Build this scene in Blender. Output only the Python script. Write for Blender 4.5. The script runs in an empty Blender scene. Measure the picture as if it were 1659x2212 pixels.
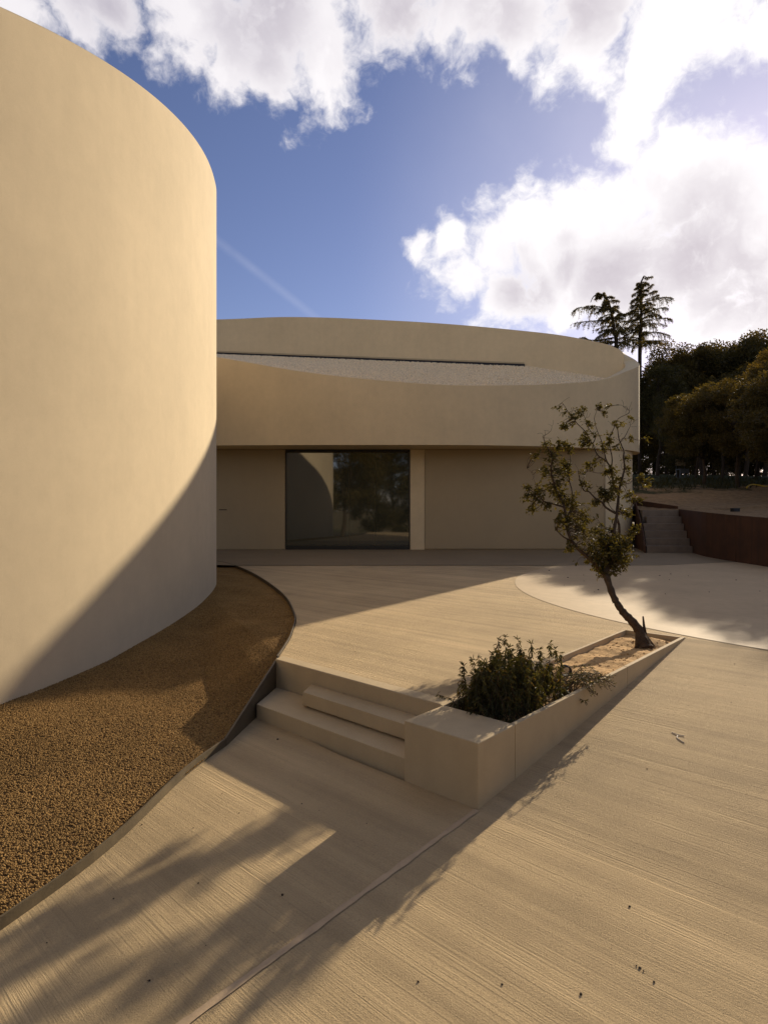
import bpy, bmesh, math, random
import numpy as np
from mathutils import Vector, Matrix
from mathutils.geometry import tessellate_polygon

random.seed(7); rng = np.random.default_rng(7)
scene = bpy.context.scene
COL = scene.collection

# ------------------------------------------------------------------ units and camera
# Working unit: eye 1.15 above the terrace; one unit is S metres.  Working axes: X right, Y ahead, Z up from the eye.
S = 1.25
EYE = 1.15
F, CX, HY = 1300.0, 829.5, 1100.0           # focal length, centre and horizon of the 1659 x 2212 view of the photograph
SUN_AZ, SUN_EL = math.radians(35.0), math.radians(19.3)

def W(p):
    return Vector((p[0]*S, p[1]*S, (p[2]+EYE)*S))
def ray(px, py):
    return Vector(((px-CX)/F, 1.0, (HY-py)/F))
def at(px, py, Y):
    d = ray(px, py); return Vector((d.x*Y, Y, d.z*Y))
def onz(px, py, z):
    d = ray(px, py); t = z/d.z; return Vector((d.x*t, t, z))

cam_d = bpy.data.cameras.new('camera'); cam = bpy.data.objects.new('camera', cam_d); COL.objects.link(cam)
cam_d.sensor_fit = 'HORIZONTAL'; cam_d.sensor_width = 36; cam_d.lens = 36*F/1659
cam_d.shift_y = -6/1659; cam_d.clip_start = .05; cam_d.clip_end = 3000
cam.location = W((0, 0, 0)); cam.rotation_euler = (math.pi/2, 0, 0)
scene.camera = cam

# ------------------------------------------------------------------ node helper
class NT:
    def __init__(s, tree): s.t = tree; s.n = tree.nodes; s.l = tree.links
    def add(s, typ, props=None, **ins):
        n = s.n.new(typ)
        for k, v in (props or {}).items(): setattr(n, k, v)
        for k, v in ins.items(): s.put(n, k, v)
        return n
    def put(s, n, k, v):
        if isinstance(k, str) and k.startswith('i') and k[1:].isdigit(): sock = n.inputs[int(k[1:])]
        else: sock = n.inputs[k.replace('_', ' ')]
        if hasattr(v, 'bl_idname') and hasattr(v, 'outputs'): s.l.new(v.outputs[0], sock)
        elif isinstance(v, bpy.types.NodeSocket): s.l.new(v, sock)
        else: sock.default_value = v
    def math(s, op, a, b=0.0, clamp=False):
        return s.add('ShaderNodeMath', dict(operation=op, use_clamp=clamp), i0=a, i1=b)
    def mix(s, fac, a, b, blend='MIX'):
        n = s.add('ShaderNodeMix', dict(data_type='RGBA', blend_type=blend))
        s.put(n, 'i0', fac); s.put(n, 'i6', a); s.put(n, 'i7', b)
        return n.outputs[2]
    def mr(s, v, a, b, c=0.0, d=1.0, smooth=False):
        n = s.add('ShaderNodeMapRange', dict(interpolation_type='SMOOTHSTEP' if smooth else 'LINEAR'))
        s.put(n, 'i0', v)
        for i, x in zip((1, 2, 3, 4), (a, b, c, d)): n.inputs[i].default_value = x
        return n
    def noise(s, vec, scale, detail=4, rough=.55, dist=0.0):
        n = s.add('ShaderNodeTexNoise', i0=vec); n.inputs['Scale'].default_value = scale
        n.inputs['Detail'].default_value = detail; n.inputs['Roughness'].default_value = rough
        n.inputs['Distortion'].default_value = dist
        return n

# ------------------------------------------------------------------ sky and sun
world = bpy.data.worlds.new('World'); scene.world = world; world.use_nodes = True
w = NT(world.node_tree); w.n.clear()
SKY = 0.078
sky = w.add('ShaderNodeTexSky'); sky.sky_type = 'NISHITA'; sky.sun_disc = False
sky.sun_elevation = SUN_EL; sky.sun_rotation = SUN_AZ
sky.air_density = 1.0; sky.dust_density = 0.55; sky.ozone_density = 2.0; sky.altitude = 300
tc = w.add('ShaderNodeTexCoord'); DIR = tc.outputs['Generated']
sep = w.add('ShaderNodeSeparateXYZ', i0=DIR)
# clouds: directions of the cloud masses (x, y of the 1659-wide view, radius)
BLOBS = [(-60, -60, 190), (120, -20, 110), (230, 10, 70), (440, 40, 120), (420, 120, 52), (500, 130, 56), (590, 130, 60), (600, 180, 28), (700, 75, 100), (715, 130, 38),
         (640, -20, 170), (860, 5, 110), (1000, -5, 110), (1130, 15, 90), (1270, 20, 120), (1400, 50, 120), (1540, -10, 150), (1560, 70, 80), (1660, 60, 90),
         (1400, 140, 66), (1385, 210, 52), (1370, 270, 52), (1350, 320, 58), (1410, 370, 84), (1480, 430, 100), (1600, 430, 110), (1330, 440, 80),
         (1240, 480, 90), (1150, 520, 88), (1060, 535, 80), (970, 535, 52), (905, 532, 30), (1000, 600, 66), (1080, 625, 80), (1200, 610, 110),
         (1340, 570, 140), (1490, 550, 150), (1640, 520, 160), (1380, 650, 90), (1520, 670, 100), (1650, 640, 140),
         (1850, 430, 220), (1900, 620, 220), (-300, -150, 250), (500, -280, 260), (1100, -280, 260)]
GREYS = [(1480, 570, 150), (1330, 590, 110), (1600, 650, 140), (1130, 620, 80), (1240, 560, 60), (900, -10, 170), (1080, 0, 140), (1250, -10, 110), (1590, 600, 120), (560, 20, 110), (200, -30, 120)]
warpn = w.noise(DIR, 6.0, 5, .6)
wv = w.add('ShaderNodeVectorMath', dict(operation='SUBTRACT'), i0=warpn.outputs['Color'], i1=(.5, .5, .5))
wv2 = w.add('ShaderNodeVectorMath', dict(operation='SCALE'), i0=wv); wv2.inputs['Scale'].default_value = .085
wdir = w.add('ShaderNodeVectorMath', dict(operation='ADD'), i0=DIR, i1=wv2)
def field(blobs, vec, sm):
    f = None
    for (bx, by, br) in blobs:
        d = ray(bx, by); k = d.length; d.normalize(); rr = br/F/k
        dn = w.add('ShaderNodeVectorMath', dict(operation='DISTANCE'), i0=vec, i1=tuple(d))
        m = w.add('ShaderNodeMath', dict(operation='MULTIPLY_ADD'), i0=dn.outputs['Value'], i1=-1.0/rr, i2=1.0)
        f = m if f is None else w.add('ShaderNodeMath', dict(operation='SMOOTH_MAX'), i0=f, i1=m, i2=sm)
    return f
f = w.add('ShaderNodeClamp', i0=field(BLOBS, wdir, .30), i1=-1.2, i2=.9)
# elsewhere in the sky the same kind of broken cloud goes on
low = w.noise(DIR, 2.6, 3, .5)
lowf = w.mr(low, .47, .68, -1.0, .8)
vd = Vector((0, 1, .22)).normalized()
dotn = w.add('ShaderNodeVectorMath', dict(operation='DOT_PRODUCT'), i0=DIR, i1=tuple(vd))
away = w.mr(dotn.outputs['Value'], .80, .64, -2.0, 0.0)
f = w.math('MAXIMUM', f, w.math('ADD', lowf, away))
fb = w.noise(wdir, 12.0, 8, .64)
bn = w.noise(wdir, 17.0, 4, .5)
billow = w.math('MULTIPLY', w.math('ABSOLUTE', w.math('SUBTRACT', bn, .5)), 4.0)
edge = w.math('ADD', w.mr(fb, .3, .7, -.42, .70), w.mr(billow, 0, .9, -.14, .26))
dens = w.math('ADD', f, edge)
alpha = w.mr(dens, -.26, .60, 0, 1, True)
thick = w.noise(wdir, 4.0, 5, .55)
gr = w.mr(w.math('ADD', field(GREYS, wdir, .3), w.mr(thick, .3, .7, -.45, .45)), -.45, 1.0, 0, .80, True)
gen_grey = w.math('MULTIPLY', w.mr(away, -.5, 0, 0, .6), w.mr(thick, .4, .65, 0, 1, True))
puff = w.math('ADD', w.mr(fb, .3, .7, .16, -.16), w.mr(billow, 0, .8, .10, -.10))
shade_t = w.add('ShaderNodeClamp', i0=w.math('ADD', w.math('MAXIMUM', gr, gen_grey), puff), i1=0.0, i2=1.0)
shade_t = w.math('MULTIPLY', shade_t, w.mr(dens, .05, 1.1, .10, 1, True))
sd = (math.sin(SUN_AZ)*math.cos(SUN_EL), math.cos(SUN_AZ)*math.cos(SUN_EL), math.sin(SUN_EL))
tosun = w.add('ShaderNodeVectorMath', dict(operation='DOT_PRODUCT'), i0=DIR, i1=sd)
glow = w.mr(tosun.outputs['Value'], .62, 1.0, 0, 1)
whitec = w.mix(glow, (.74, .71, .73, 1), (.90, .87, .87, 1))
greyc = w.mix(glow, (.38, .35, .41, 1), (.46, .41, .45, 1))
front = w.mr(tosun.outputs['Value'], .35, -.5, 0, 1)
whitec = w.mix(front, whitec, (.82, .77, .73, 1))
ccol = w.mix(shade_t, whitec, greyc)
cmul = w.add('ShaderNodeVectorMath', dict(operation='SCALE'), i0=ccol); cmul.inputs['Scale'].default_value = 1.0/SKY
skyt = w.mix(1.0, sky.outputs[0], (1.02, .90, 1.08, 1), 'MULTIPLY')
veil = w.math('MULTIPLY', w.mr(tosun.outputs['Value'], .80, 1.0, 0, .28, True), w.mr(thick, .3, .6, .6, 1))
skyv = w.mix(veil, skyt, (.80/SKY, .77/SKY, .84/SKY, 1))
# a fading vapour trail low over the house
c1, c2 = ray(440, 497).normalized(), ray(720, 715).normalized(); cn = c1.cross(c2).normalized(); cm = (c1+c2).normalized()
cd_ = w.math('ABSOLUTE', w.add('ShaderNodeVectorMath', dict(operation='DOT_PRODUCT'), i0=DIR, i1=tuple(cn)).outputs['Value'])
cl_ = w.mr(w.add('ShaderNodeVectorMath', dict(operation='DOT_PRODUCT'), i0=DIR, i1=tuple(cm)).outputs['Value'], .978, .995, 0, 1, True)
trail_a = w.math('MULTIPLY', w.math('MULTIPLY', w.mr(cd_, .0, .010, .10, 0, True), cl_), w.mr(fb, .3, .7, .4, 1.2))
skyv = w.mix(trail_a, skyv, (.70/SKY, .70/SKY, .80/SKY, 1))
final = w.mix(w.math('MULTIPLY', alpha, .97), skyv, cmul.outputs[0])
world.cycles.sampling_method = 'MANUAL'; world.cycles.sample_map_resolution = 512
bg = w.add('ShaderNodeBackground', i0=final, i1=SKY)
w.l.new(bg.outputs[0], w.add('ShaderNodeOutputWorld').inputs[0])

sun_d = bpy.data.lights.new('sun', 'SUN'); sun = bpy.data.objects.new('sun', sun_d); COL.objects.link(sun)
SDIR = Vector((math.sin(SUN_AZ)*math.cos(SUN_EL), math.cos(SUN_AZ)*math.cos(SUN_EL), math.sin(SUN_EL)))
sun_d.energy = 5.0; sun_d.angle = math.radians(.55); sun_d.color = (1.0, .86, .66)
sun.rotation_euler = SDIR.to_track_quat('Z', 'Y').to_euler(); sun.location = SDIR*200

vs = scene.view_settings
vs.view_transform = 'Standard'; vs.look = 'None'; vs.exposure = 0.36; vs.gamma = 1.0; vs.use_curve_mapping = False
scene.cycles.use_denoising = True
scene.cycles.max_bounces = 8; scene.cycles.diffuse_bounces = 5; scene.cycles.transparent_max_bounces = 8
scene.cycles.sample_clamp_indirect = 6

# ------------------------------------------------------------------ materials
MATS = {}
def mat(name):
    m = bpy.data.materials.new(name); m.use_nodes = True
    t = NT(m.node_tree); t.n.clear()
    out = t.add('ShaderNodeOutputMaterial'); MATS[name] = m
    pos = t.add('ShaderNodeNewGeometry').outputs['Position']
    return m, t, out, pos
def bsdf(t, out, color, rough=.8, spec=.3, bump=None, strength=.3, distance=.01, **kw):
    b = t.add('ShaderNodeBsdfPrincipled'); t.put(b, 'Base Color', color); t.put(b, 'Roughness', rough)
    b.inputs['Specular IOR Level'].default_value = spec
    for k, v in kw.items(): t.put(b, k, v)
    if bump is not None:
        bn = t.add('ShaderNodeBump'); t.put(bn, 'Height', bump); bn.inputs['Strength'].default_value = strength
        bn.inputs['Distance'].default_value = distance; t.l.new(bn.outputs[0], b.inputs['Normal'])
    t.l.new(b.outputs[0], out.inputs[0]); return b
def C(r, g, b): return (r, g, b, 1)

def plaster(name, col, mott=.065):
    m, t, out, pos = mat(name)
    big = t.noise(pos, .55, 5, .6); mid = t.noise(pos, 5.0, 6, .65); fine = t.noise(pos, 160, 4, .7)
    st = t.add('ShaderNodeMapping', i0=pos); st.inputs['Scale'].default_value = (3.0, 3.0, .35)
    streak = t.noise(st, 1.6, 5, .6)
    a = t.math('ADD', t.mr(big, .3, .7, 1-mott, 1+mott), t.mr(mid, .3, .7, -mott*.5, mott*.5))
    a = t.math('ADD', a, t.mr(streak, .3, .7, -mott*.3, mott*.3))
    a = t.math('ADD', a, t.mr(fine, .3, .7, -.05, .05))
    v = t.add('ShaderNodeVectorMath', dict(operation='SCALE'), i0=col[:3]); t.put(v, 'Scale', a)
    h = t.math('ADD', t.math('MULTIPLY', fine, .6), t.math('MULTIPLY', mid, 1.2))
    bsdf(t, out, v.outputs[0], .85, .2, h, .35, .006)
    return m
plaster('plaster', C(.56, .45, .285))
plaster('plaster_ring', C(.74, .575, .33))  # same plaster as the tower, lightened in place of light on the fascia
plaster('door_panel', C(.45, .34, .19), .03)
plaster('cast_concrete', C(.50, .38, .215), .09)

def paving(name, col, groove=1.0, dark=.5, smooth=False):
    m, t, out, pos = mat(name)
    if smooth:
        big = t.noise(pos, .8, 5, .6); mid = t.noise(pos, 7, 6, .6); fine = t.noise(pos, 220, 3, .6)
        a = t.math('ADD', t.mr(big, .3, .7, .92, 1.08), t.mr(mid, .3, .7, -.06, .06))
        a = t.math('ADD', a, t.mr(fine, .3, .7, -.04, .04))
        # saw-cut control joints
        rt = t.add('ShaderNodeVectorRotate', dict(rotation_type='Z_AXIS'), i0=pos); t.put(rt, 'Angle', math.radians(42))
        sx = t.add('ShaderNodeSeparateXYZ', i0=rt)
        jj = t.math('PINGPONG', t.math('ADD', sx.outputs[1], .4), 1.6)
        cut = t.mr(jj, 0.0, .006, .55, 1.0)
        a = t.math('MULTIPLY', a, cut)
        v = t.add('ShaderNodeVectorMath', dict(operation='SCALE'), i0=col[:3]); t.put(v, 'Scale', a)
        bsdf(t, out, v.outputs[0], .75, .25, fine, .12, .004)
        return m
    # broom-finished concrete: fine grooves that run parallel with the steps
    mp = t.add('ShaderNodeVectorRotate', dict(rotation_type='Z_AXIS'), i0=pos); t.put(mp, 'Angle', math.radians(42.5))
    wob = t.noise(mp, .9, 3, .5)
    off = t.add('ShaderNodeVectorMath', dict(operation='SCALE'), i0=wob.outputs['Color']); off.inputs['Scale'].default_value = .03
    mp2 = t.add('ShaderNodeVectorMath', dict(operation='ADD'), i0=mp, i1=off)
    def stretch(scale, along, det, rough):
        q = t.add('ShaderNodeMapping', i0=mp2); q.inputs['Scale'].default_value = (along, scale, scale)
        return t.noise(q, 1.0, det, rough)
    g1 = stretch(105, 1.1, 4, .65); g2 = stretch(38, .35, 4, .65); g3 = stretch(6.0, .22, 5, .6)
    grain = t.noise(pos, 130, 5, .8); blot = t.noise(pos, 1.3, 5, .6); pores = t.noise(pos, 75, 2, .5)
    # patches where the broom hardly marked the surface
    soft = t.math('MULTIPLY', t.mr(blot, .36, .64, .25, 1.1), t.mr(g3, .3, .7, .6, 1.25))
    grv = t.math('ADD', t.mr(g1, .3, .7, 0, 1), t.math('MULTIPLY', t.mr(g2, .3, .7, 0, 1), .7))
    deep = t.mr(g1, .40, .24, 0, 1)
    deep2 = t.mr(g2, .38, .26, 0, 1)
    stain = t.noise(pos, .45, 6, .65)
    a = t.math('ADD', t.mr(stain, .3, .7, .84, 1.14), t.mr(g3, .3, .7, -.15, .15))
    a = t.math('ADD', a, t.mr(blot, .3, .7, -.06, .06))
    a = t.math('SUBTRACT', a, t.math('MULTIPLY', t.math('ADD', t.math('MULTIPLY', deep, .40), t.math('MULTIPLY', deep2, .36)), t.math('MULTIPLY', soft, dark*1.6)))
    a = t.math('ADD', a, t.mr(grain, .3, .7, -.17, .17))
    a = t.math('SUBTRACT', a, t.mr(pores, .33, .22, 0, .35))
    v = t.add('ShaderNodeVectorMath', dict(operation='SCALE'), i0=col[:3]); t.put(v, 'Scale', a)
    h = t.math('ADD', t.math('MULTIPLY', grv, soft), t.math('MULTIPLY', grain, 1.9))
    bsdf(t, out, v.outputs[0], .9, .15, h, .75*groove, .006)
    return m
paving('broomed', C(.50, .365, .195))
paving('smooth_pale', C(.50, .365, .20), smooth=True)
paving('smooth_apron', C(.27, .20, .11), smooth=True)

def simple(name, col, rough=.8, spec=.3, nscale=6, amp=.2, bscale=60, bstr=.3, bdist=.01, detail=5):
    m, t, out, pos = mat(name)
    n1 = t.noise(pos, nscale, detail, .65); n2 = t.noise(pos, bscale, 4, .65)
    v = t.add('ShaderNodeVectorMath', dict(operation='SCALE'), i0=col[:3]); t.put(v, 'Scale', t.mr(n1, .25, .75, 1-amp, 1+amp))
    bsdf(t, out, v.outputs[0], rough, spec, n2, bstr, bdist)
    return m
simple('seam_mortar', C(.47, .34, .20), .9, .2, 14, .12, 90, .2)
simple('earth', C(.12, .07, .03), .95, .1, 3, .25, 70, .6, .02)
simple('sand_soil', C(.52, .325, .14), .95, .1, 9, .3, 70, .7, .012)
simple('steel', C(.105, .078, .042), .55, .4, 5, .3, 60, .15)
simple('roof_deck', C(.42, .32, .2), .9, .2)
simple('bark', C(.085, .055, .032), .95, .1, 18, .45, 38, 1.0, .02)
simple('bark_far', C(.05, .036, .025), .95, .1, 4, .4, 20, .8, .03)
simple('dead_wood', C(.16, .115, .07), .95, .1, 25, .35, 60, .6)
simple('stone_step', C(.21, .16, .11), .9, .2, 3, .2, 60, .3)
simple('dark_metal', C(.03, .026, .022), .5, .5)
simple('black_rubber', C(.012, .011, .01), .6, .4)
simple('grit', C(.05, .035, .022), .9, .2)
simple('white_plastic', C(.66, .58, .46), .5, .4, 20, .06)
simple('yellow_hose', C(.55, .36, .03), .5, .4)
simple('chair_board', C(.28, .22, .13), .7, .3)
simple('chair_metal', C(.09, .095, .095), .5, .4)
simple('lamp_plastic', C(.55, .44, .30), .4, .4)
simple('handle_recess', C(.05, .038, .025), .6, .3)

m, t, out, pos = mat('pebble')
oi = t.add('ShaderNodeObjectInfo')
n1 = t.noise(pos, 2.2, 4, .6); n2 = t.noise(pos, 60, 2, .5)
a = t.math('MULTIPLY', t.mr(n1, .3, .7, .85, 1.15), t.mr(n2, .3, .7, .65, 1.35))
v = t.add('ShaderNodeVectorMath', dict(operation='SCALE'), i0=(.28, .165, .055)); t.put(v, 'Scale', a)
bsdf(t, out, v.outputs[0], .9, .15, t.noise(pos, 400, 2), .3, .003)
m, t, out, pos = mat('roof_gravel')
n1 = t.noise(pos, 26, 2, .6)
v = t.add('ShaderNodeVectorMath', dict(operation='SCALE'), i0=(.92, .74, .47)); t.put(v, 'Scale', t.mr(n1, .25, .75, .6, 1.35))  # pale tone stands in for sunlight that never reaches the roof bed
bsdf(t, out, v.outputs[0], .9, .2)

m, t, out, pos = mat('corten')
n1 = t.noise(pos, 1.2, 6, .65); n2 = t.noise(pos, 14, 5, .7)
mp = t.add('ShaderNodeMapping', i0=pos); mp.inputs['Scale'].default_value = (5, 5, .3)
n3 = t.noise(mp, 1.5, 4, .6)
cc = t.mix(t.mr(n1, .35, .65, 0, 1), C(.060, .028, .014), C(.10, .043, .019))
cc = t.mix(t.mr(n3, .45, .7, 0, .5), cc, C(.045, .025, .016))
bsdf(t, out, cc, .8, .3, n2, .3, .004)

m, t, out, pos = mat('bank')          # trampled sandy soil that turns to rough grass higher up the slope
sp = t.add('ShaderNodeSeparateXYZ', i0=pos)
n1 = t.noise(pos, .5, 5, .6); n2 = t.noise(pos, 5, 6, .7); n3 = t.noise(pos, 22, 4, .7)
g = t.math('ADD', sp.outputs[1], t.mr(n1, .3, .7, -3.0, 3.0)); g = t.math('ADD', g, t.mr(n2, .3, .7, -1.2, 1.2))
gf = t.mr(g, 21.5*S, 22.8*S, 0, 1)
sandc = t.add('ShaderNodeVectorMath', dict(operation='SCALE'), i0=(.29, .19, .095)); t.put(sandc, 'Scale', t.mr(n2, .25, .75, .6, 1.3))
grassc = t.mix(t.mr(n3, .3, .7, 0, 1), C(.030, .034, .010), C(.055, .052, .018))
bsdf(t, out, t.mix(gf, sandc.outputs[0], grassc), .95, .1, t.math('ADD', n2, t.math('MULTIPLY', n3, .4)), 1.0, .06)

m, t, out, pos = mat('ground')
n1 = t.noise(pos, .3, 5, .6); n2 = t.noise(pos, 12, 5, .7)
bsdf(t, out, t.mix(t.mr(n1, .4, .6, 0, 1), C(.30, .21, .12), C(.07, .075, .025)), .95, .1, n2, .8, .05)

def leafmat(name, c1, c2, trans=.4, rough=.4, spec=.5):
    m, t, out, pos = mat(name)
    nn = t.noise(pos, 9, 3, .6); nf = t.noise(pos, 55, 1, .5)
    c = t.mix(t.mr(t.math('ADD', t.math('MULTIPLY', nn, .5), t.math('MULTIPLY', nf, .5)), .35, .65, 0, 1), c1, c2)
    if name == 'wood_leaf':              # each tree a little different
        oi = t.add('ShaderNodeObjectInfo'); rn = oi.outputs['Random']
        tint = t.mix(rn, C(.70, .80, .75), C(1.55, 1.35, 1.1)); c = t.mix(1.0, c, tint, 'MULTIPLY')
    b = t.add('ShaderNodeBsdfPrincipled'); t.put(b, 'Base Color', c); t.put(b, 'Roughness', rough)
    b.inputs['Specular IOR Level'].default_value = spec
    tr = t.add('ShaderNodeBsdfTranslucent', i0=t.mix(1.0, c, C(1.5, 1.25, .5), 'MULTIPLY'))
    mx = t.add('ShaderNodeMixShader', i0=trans, i1=b, i2=tr)
    t.l.new(mx.outputs[0], out.inputs[0]); return m
leafmat('oak_leaf', C(.045, .042, .013), C(.125, .108, .034), .36, .62, .12)
leafmat('shrub_leaf', C(.04, .044, .016), C(.11, .10, .035), .36, .55, .3)
leafmat('shrub_dry_leaf', C(.10, .075, .02), C(.17, .105, .035), .35, .6, .3)
leafmat('wood_leaf', C(.045, .040, .014), C(.11, .085, .028), .42, .55, .25)
leafmat('cedar_needle', C(.10, .088, .036), C(.18, .15, .06), .5, .6, .2)
leafmat('grass_blade', C(.026, .026, .008), C(.045, .042, .014), .3, .6, .2)

m, t, out, pos = mat('window_glass')   # opaque solar-control glass; the unlit room's darkness is put into its base colour
bsdf(t, out, C(.052, .049, .028), .03, .5, t.noise(pos, .7, 3, .5), .05, .01, IOR=2.15)
m, t, out, pos = mat('window_frame')
bsdf(t, out, C(.03, .026, .018), .45, .4)

# ------------------------------------------------------------------ mesh helpers
def thing(name, label, cat, base, group=None):
    o = bpy.data.objects.new(name, None); COL.objects.link(o); o.location = W(base); o.empty_display_size = .2
    o['label'] = label; o['category'] = cat
    if group: o['group'] = group
    o['_b'] = tuple(base)
    return o
def raw(name, verts, faces, material, parent=None, smooth=False):
    """verts in working units, world placed; parented verts become local to the thing's base."""
    me = bpy.data.meshes.new(name)
    root = parent
    off = Vector((0, 0, 0))
    while root is not None:
        off += Vector(root.location); root = root.parent
    V = np.asarray([tuple(v) for v in verts] if not isinstance(verts, np.ndarray) else verts, dtype=np.float64).reshape(-1, 3)
    V = V*S; V[:, 2] += EYE*S; V -= np.array(off)
    base = np.zeros(3)
    if parent is None:
        base = np.array([(V[:, 0].min()+V[:, 0].max())/2, (V[:, 1].min()+V[:, 1].max())/2, V[:, 2].min()]); V = V-base
    if isinstance(faces, np.ndarray):
        k = faces.shape[1]; nf = faces.shape[0]
        me.vertices.add(len(V)); me.vertices.foreach_set('co', V.astype(np.float32).ravel())
        me.loops.add(nf*k); me.loops.foreach_set('vertex_index', faces.astype(np.int32).ravel())
        me.polygons.add(nf); me.polygons.foreach_set('loop_start', np.arange(0, nf*k, k, dtype=np.int32))
        me.update(calc_edges=True)
    else:
        me.from_pydata([tuple(v) for v in V], [], faces)
    if smooth: me.polygons.foreach_set('use_smooth', [True]*len(me.polygons))
    if isinstance(material, str): material = MATS[material]
    me.materials.append(material); me.update()
    o = bpy.data.objects.new(name, me); COL.objects.link(o); o.location = base
    if parent is not None: o.parent = parent
    return o
def fixn(o):
    bm = bmesh.new(); bm.from_mesh(o.data); bmesh.ops.recalc_face_normals(bm, faces=bm.faces); bm.to_mesh(o.data); bm.free()
    return o
def bevel(o, wdt, seg=2):
    md = o.modifiers.new('bevel', 'BEVEL'); md.width = wdt; md.segments = seg; md.limit_method = 'ANGLE'; md.angle_limit = math.radians(50)
    return o
def tag(o, label, cat, group=None):
    o['label'] = label; o['category'] = cat
    if group: o['group'] = group
    return o
def struct(o): o['kind'] = 'structure'; return o
def polysheet(name, pts, zf, material, parent=None):
    tris = tessellate_polygon([[Vector((p[0], p[1], 0)) for p in pts]])
    vs_ = [(p[0], p[1], zf(p[0], p[1])) for p in pts]
    fs = []
    for a, b, c in tris:
        A, B, Cc = pts[a], pts[b], pts[c]
        cr = (B[0]-A[0])*(Cc[1]-A[1])-(B[1]-A[1])*(Cc[0]-A[0])
        if abs(cr) < 1e-9: continue
        fs.append((a, b, c) if cr > 0 else (a, c, b))
    return raw(name, vs_, fs, material, parent)
def prism(name, pts, z0, z1, material, parent=None, bev=0):
    """closed solid: plan polygon pts, bottom z0, top z1 (numbers or functions of x, y)."""
    g = lambda z, p: z(p[0], p[1]) if callable(z) else z
    n = len(pts); v = [(p[0], p[1], g(z0, p)) for p in pts]+[(p[0], p[1], g(z1, p)) for p in pts]
    fs = [(i, (i+1) % n, n+(i+1) % n, n+i) for i in range(n)]
    for a, b, c in tessellate_polygon([[Vector((p[0], p[1], 0)) for p in pts]]):
        fs.append((a, b, c)); fs.append((n+a, n+b, n+c))
    o = fixn(raw(name, v, fs, material, parent))
    if bev: bevel(o, bev*S)
    return o
def box(name, x0, x1, y0, y1, z0, z1, material, parent=None, bev=0):
    return prism(name, [(x0, y0), (x1, y0), (x1, y1), (x0, y1)], z0, z1, material, parent, bev)
def spline(pts, n, closed=False):
    P = [Vector(p) for p in pts]; N = len(P); out = []
    segs = N if closed else N-1
    for i in range(segs):
        if closed: a, b, c, d = P[(i-1) % N], P[i], P[(i+1) % N], P[(i+2) % N]
        else: a, b, c, d = P[max(i-1, 0)], P[i], P[i+1], P[min(i+2, N-1)]
        # centripetal-ish Catmull-Rom
        for k in range(n):
            u = k/n
            out.append(.5*((2*b)+(c-a)*u+(2*a-5*b+4*c-d)*u*u+(3*b-a-3*c+d)*u**3))
    if not closed: out.append(P[-1])
    return out
def resample(pts, n):
    P = [Vector(p) for p in pts]; L = [0]
    for a, b in zip(P, P[1:]): L.append(L[-1]+(b-a).length)
    out = []; j = 0
    for i in range(n):
        s = L[-1]*i/(n-1)
        while j < len(P)-2 and L[j+1] < s: j += 1
        u = (s-L[j])/max(1e-9, L[j+1]-L[j]); out.append(P[j].lerp(P[j+1], min(1, max(0, u))))
    return out
def interp(x, tab):
    if x <= tab[0][0]: return tab[0][1]
    for (a, b), (c, d) in zip(tab, tab[1:]):
        if x <= c: return b+(d-b)*(x-a)/(c-a)
    return tab[-1][1]
class Tubes:
    def __init__(s): s.v = []; s.f = []
    def add(s, pts, rad, n=6):
        P = [Vector(p) for p in pts]; base = len(s.v); up = Vector((.3, .2, 1)).normalized(); prev = None
        for i, p in enumerate(P):
            d = (P[min(i+1, len(P)-1)]-P[max(i-1, 0)])
            if d.length < 1e-9: d = Vector((0, 0, 1))
            d.normalize()
            if prev is None:
                a = d.cross(Vector((1, 0, 0)) if abs(d.x) < .8 else Vector((0, 1, 0))).normalized()
            else:
                a = (prev-d*prev.dot(d)).normalized()
            prev = a; b = d.cross(a); r = rad[i] if hasattr(rad, '__len__') else rad
            for k in range(n):
                th = 2*math.pi*k/n; s.v.append(p+(a*math.cos(th)+b*math.sin(th))*r)
        for i in range(len(P)-1):
            for k in range(n):
                s.f.append((base+i*n+k, base+i*n+(k+1) % n, base+(i+1)*n+(k+1) % n, base+(i+1)*n+k))
        s.f.append(tuple(base+(len(P)-1)*n+k for k in range(n))); s.f.append(tuple(base+k for k in reversed(range(n))))
    def build(s, name, material, parent=None, smooth=True): return raw(name, s.v, s.f, material, parent, smooth)
def unit(a): return a/np.maximum(1e-9, np.linalg.norm(a, axis=-1, keepdims=True))
def leaves(pos, axis, nrm, ln, wd, fold=.18, curl=.15):
    """folded leaves: 6 vertices, two quads each"""
    axis = unit(axis); side = unit(np.cross(axis, nrm)); nn = np.cross(side, axis)
    ln = np.asarray(ln)[:, None]; wd = np.asarray(wd)[:, None]
    b = pos; tip = pos+axis*ln-nn*ln*curl
    l1 = pos+axis*ln*.33+side*wd*.5+nn*wd*fold; l2 = pos+axis*ln*.72+side*wd*.38+nn*wd*fold*.7-nn*ln*curl*.4
    r1 = pos+axis*ln*.33-side*wd*.5+nn*wd*fold; r2 = pos+axis*ln*.72-side*wd*.38+nn*wd*fold*.7-nn*ln*curl*.4
    V = np.stack([b, l1, l2, tip, r2, r1], 1).reshape(-1, 3)
    i = np.arange(len(pos))[:, None]*6
    Fc = np.concatenate([i+np.array([[0, 1, 2, 3]]), i+np.array([[0, 3, 4, 5]])], 0)
    return V, Fc
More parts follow.
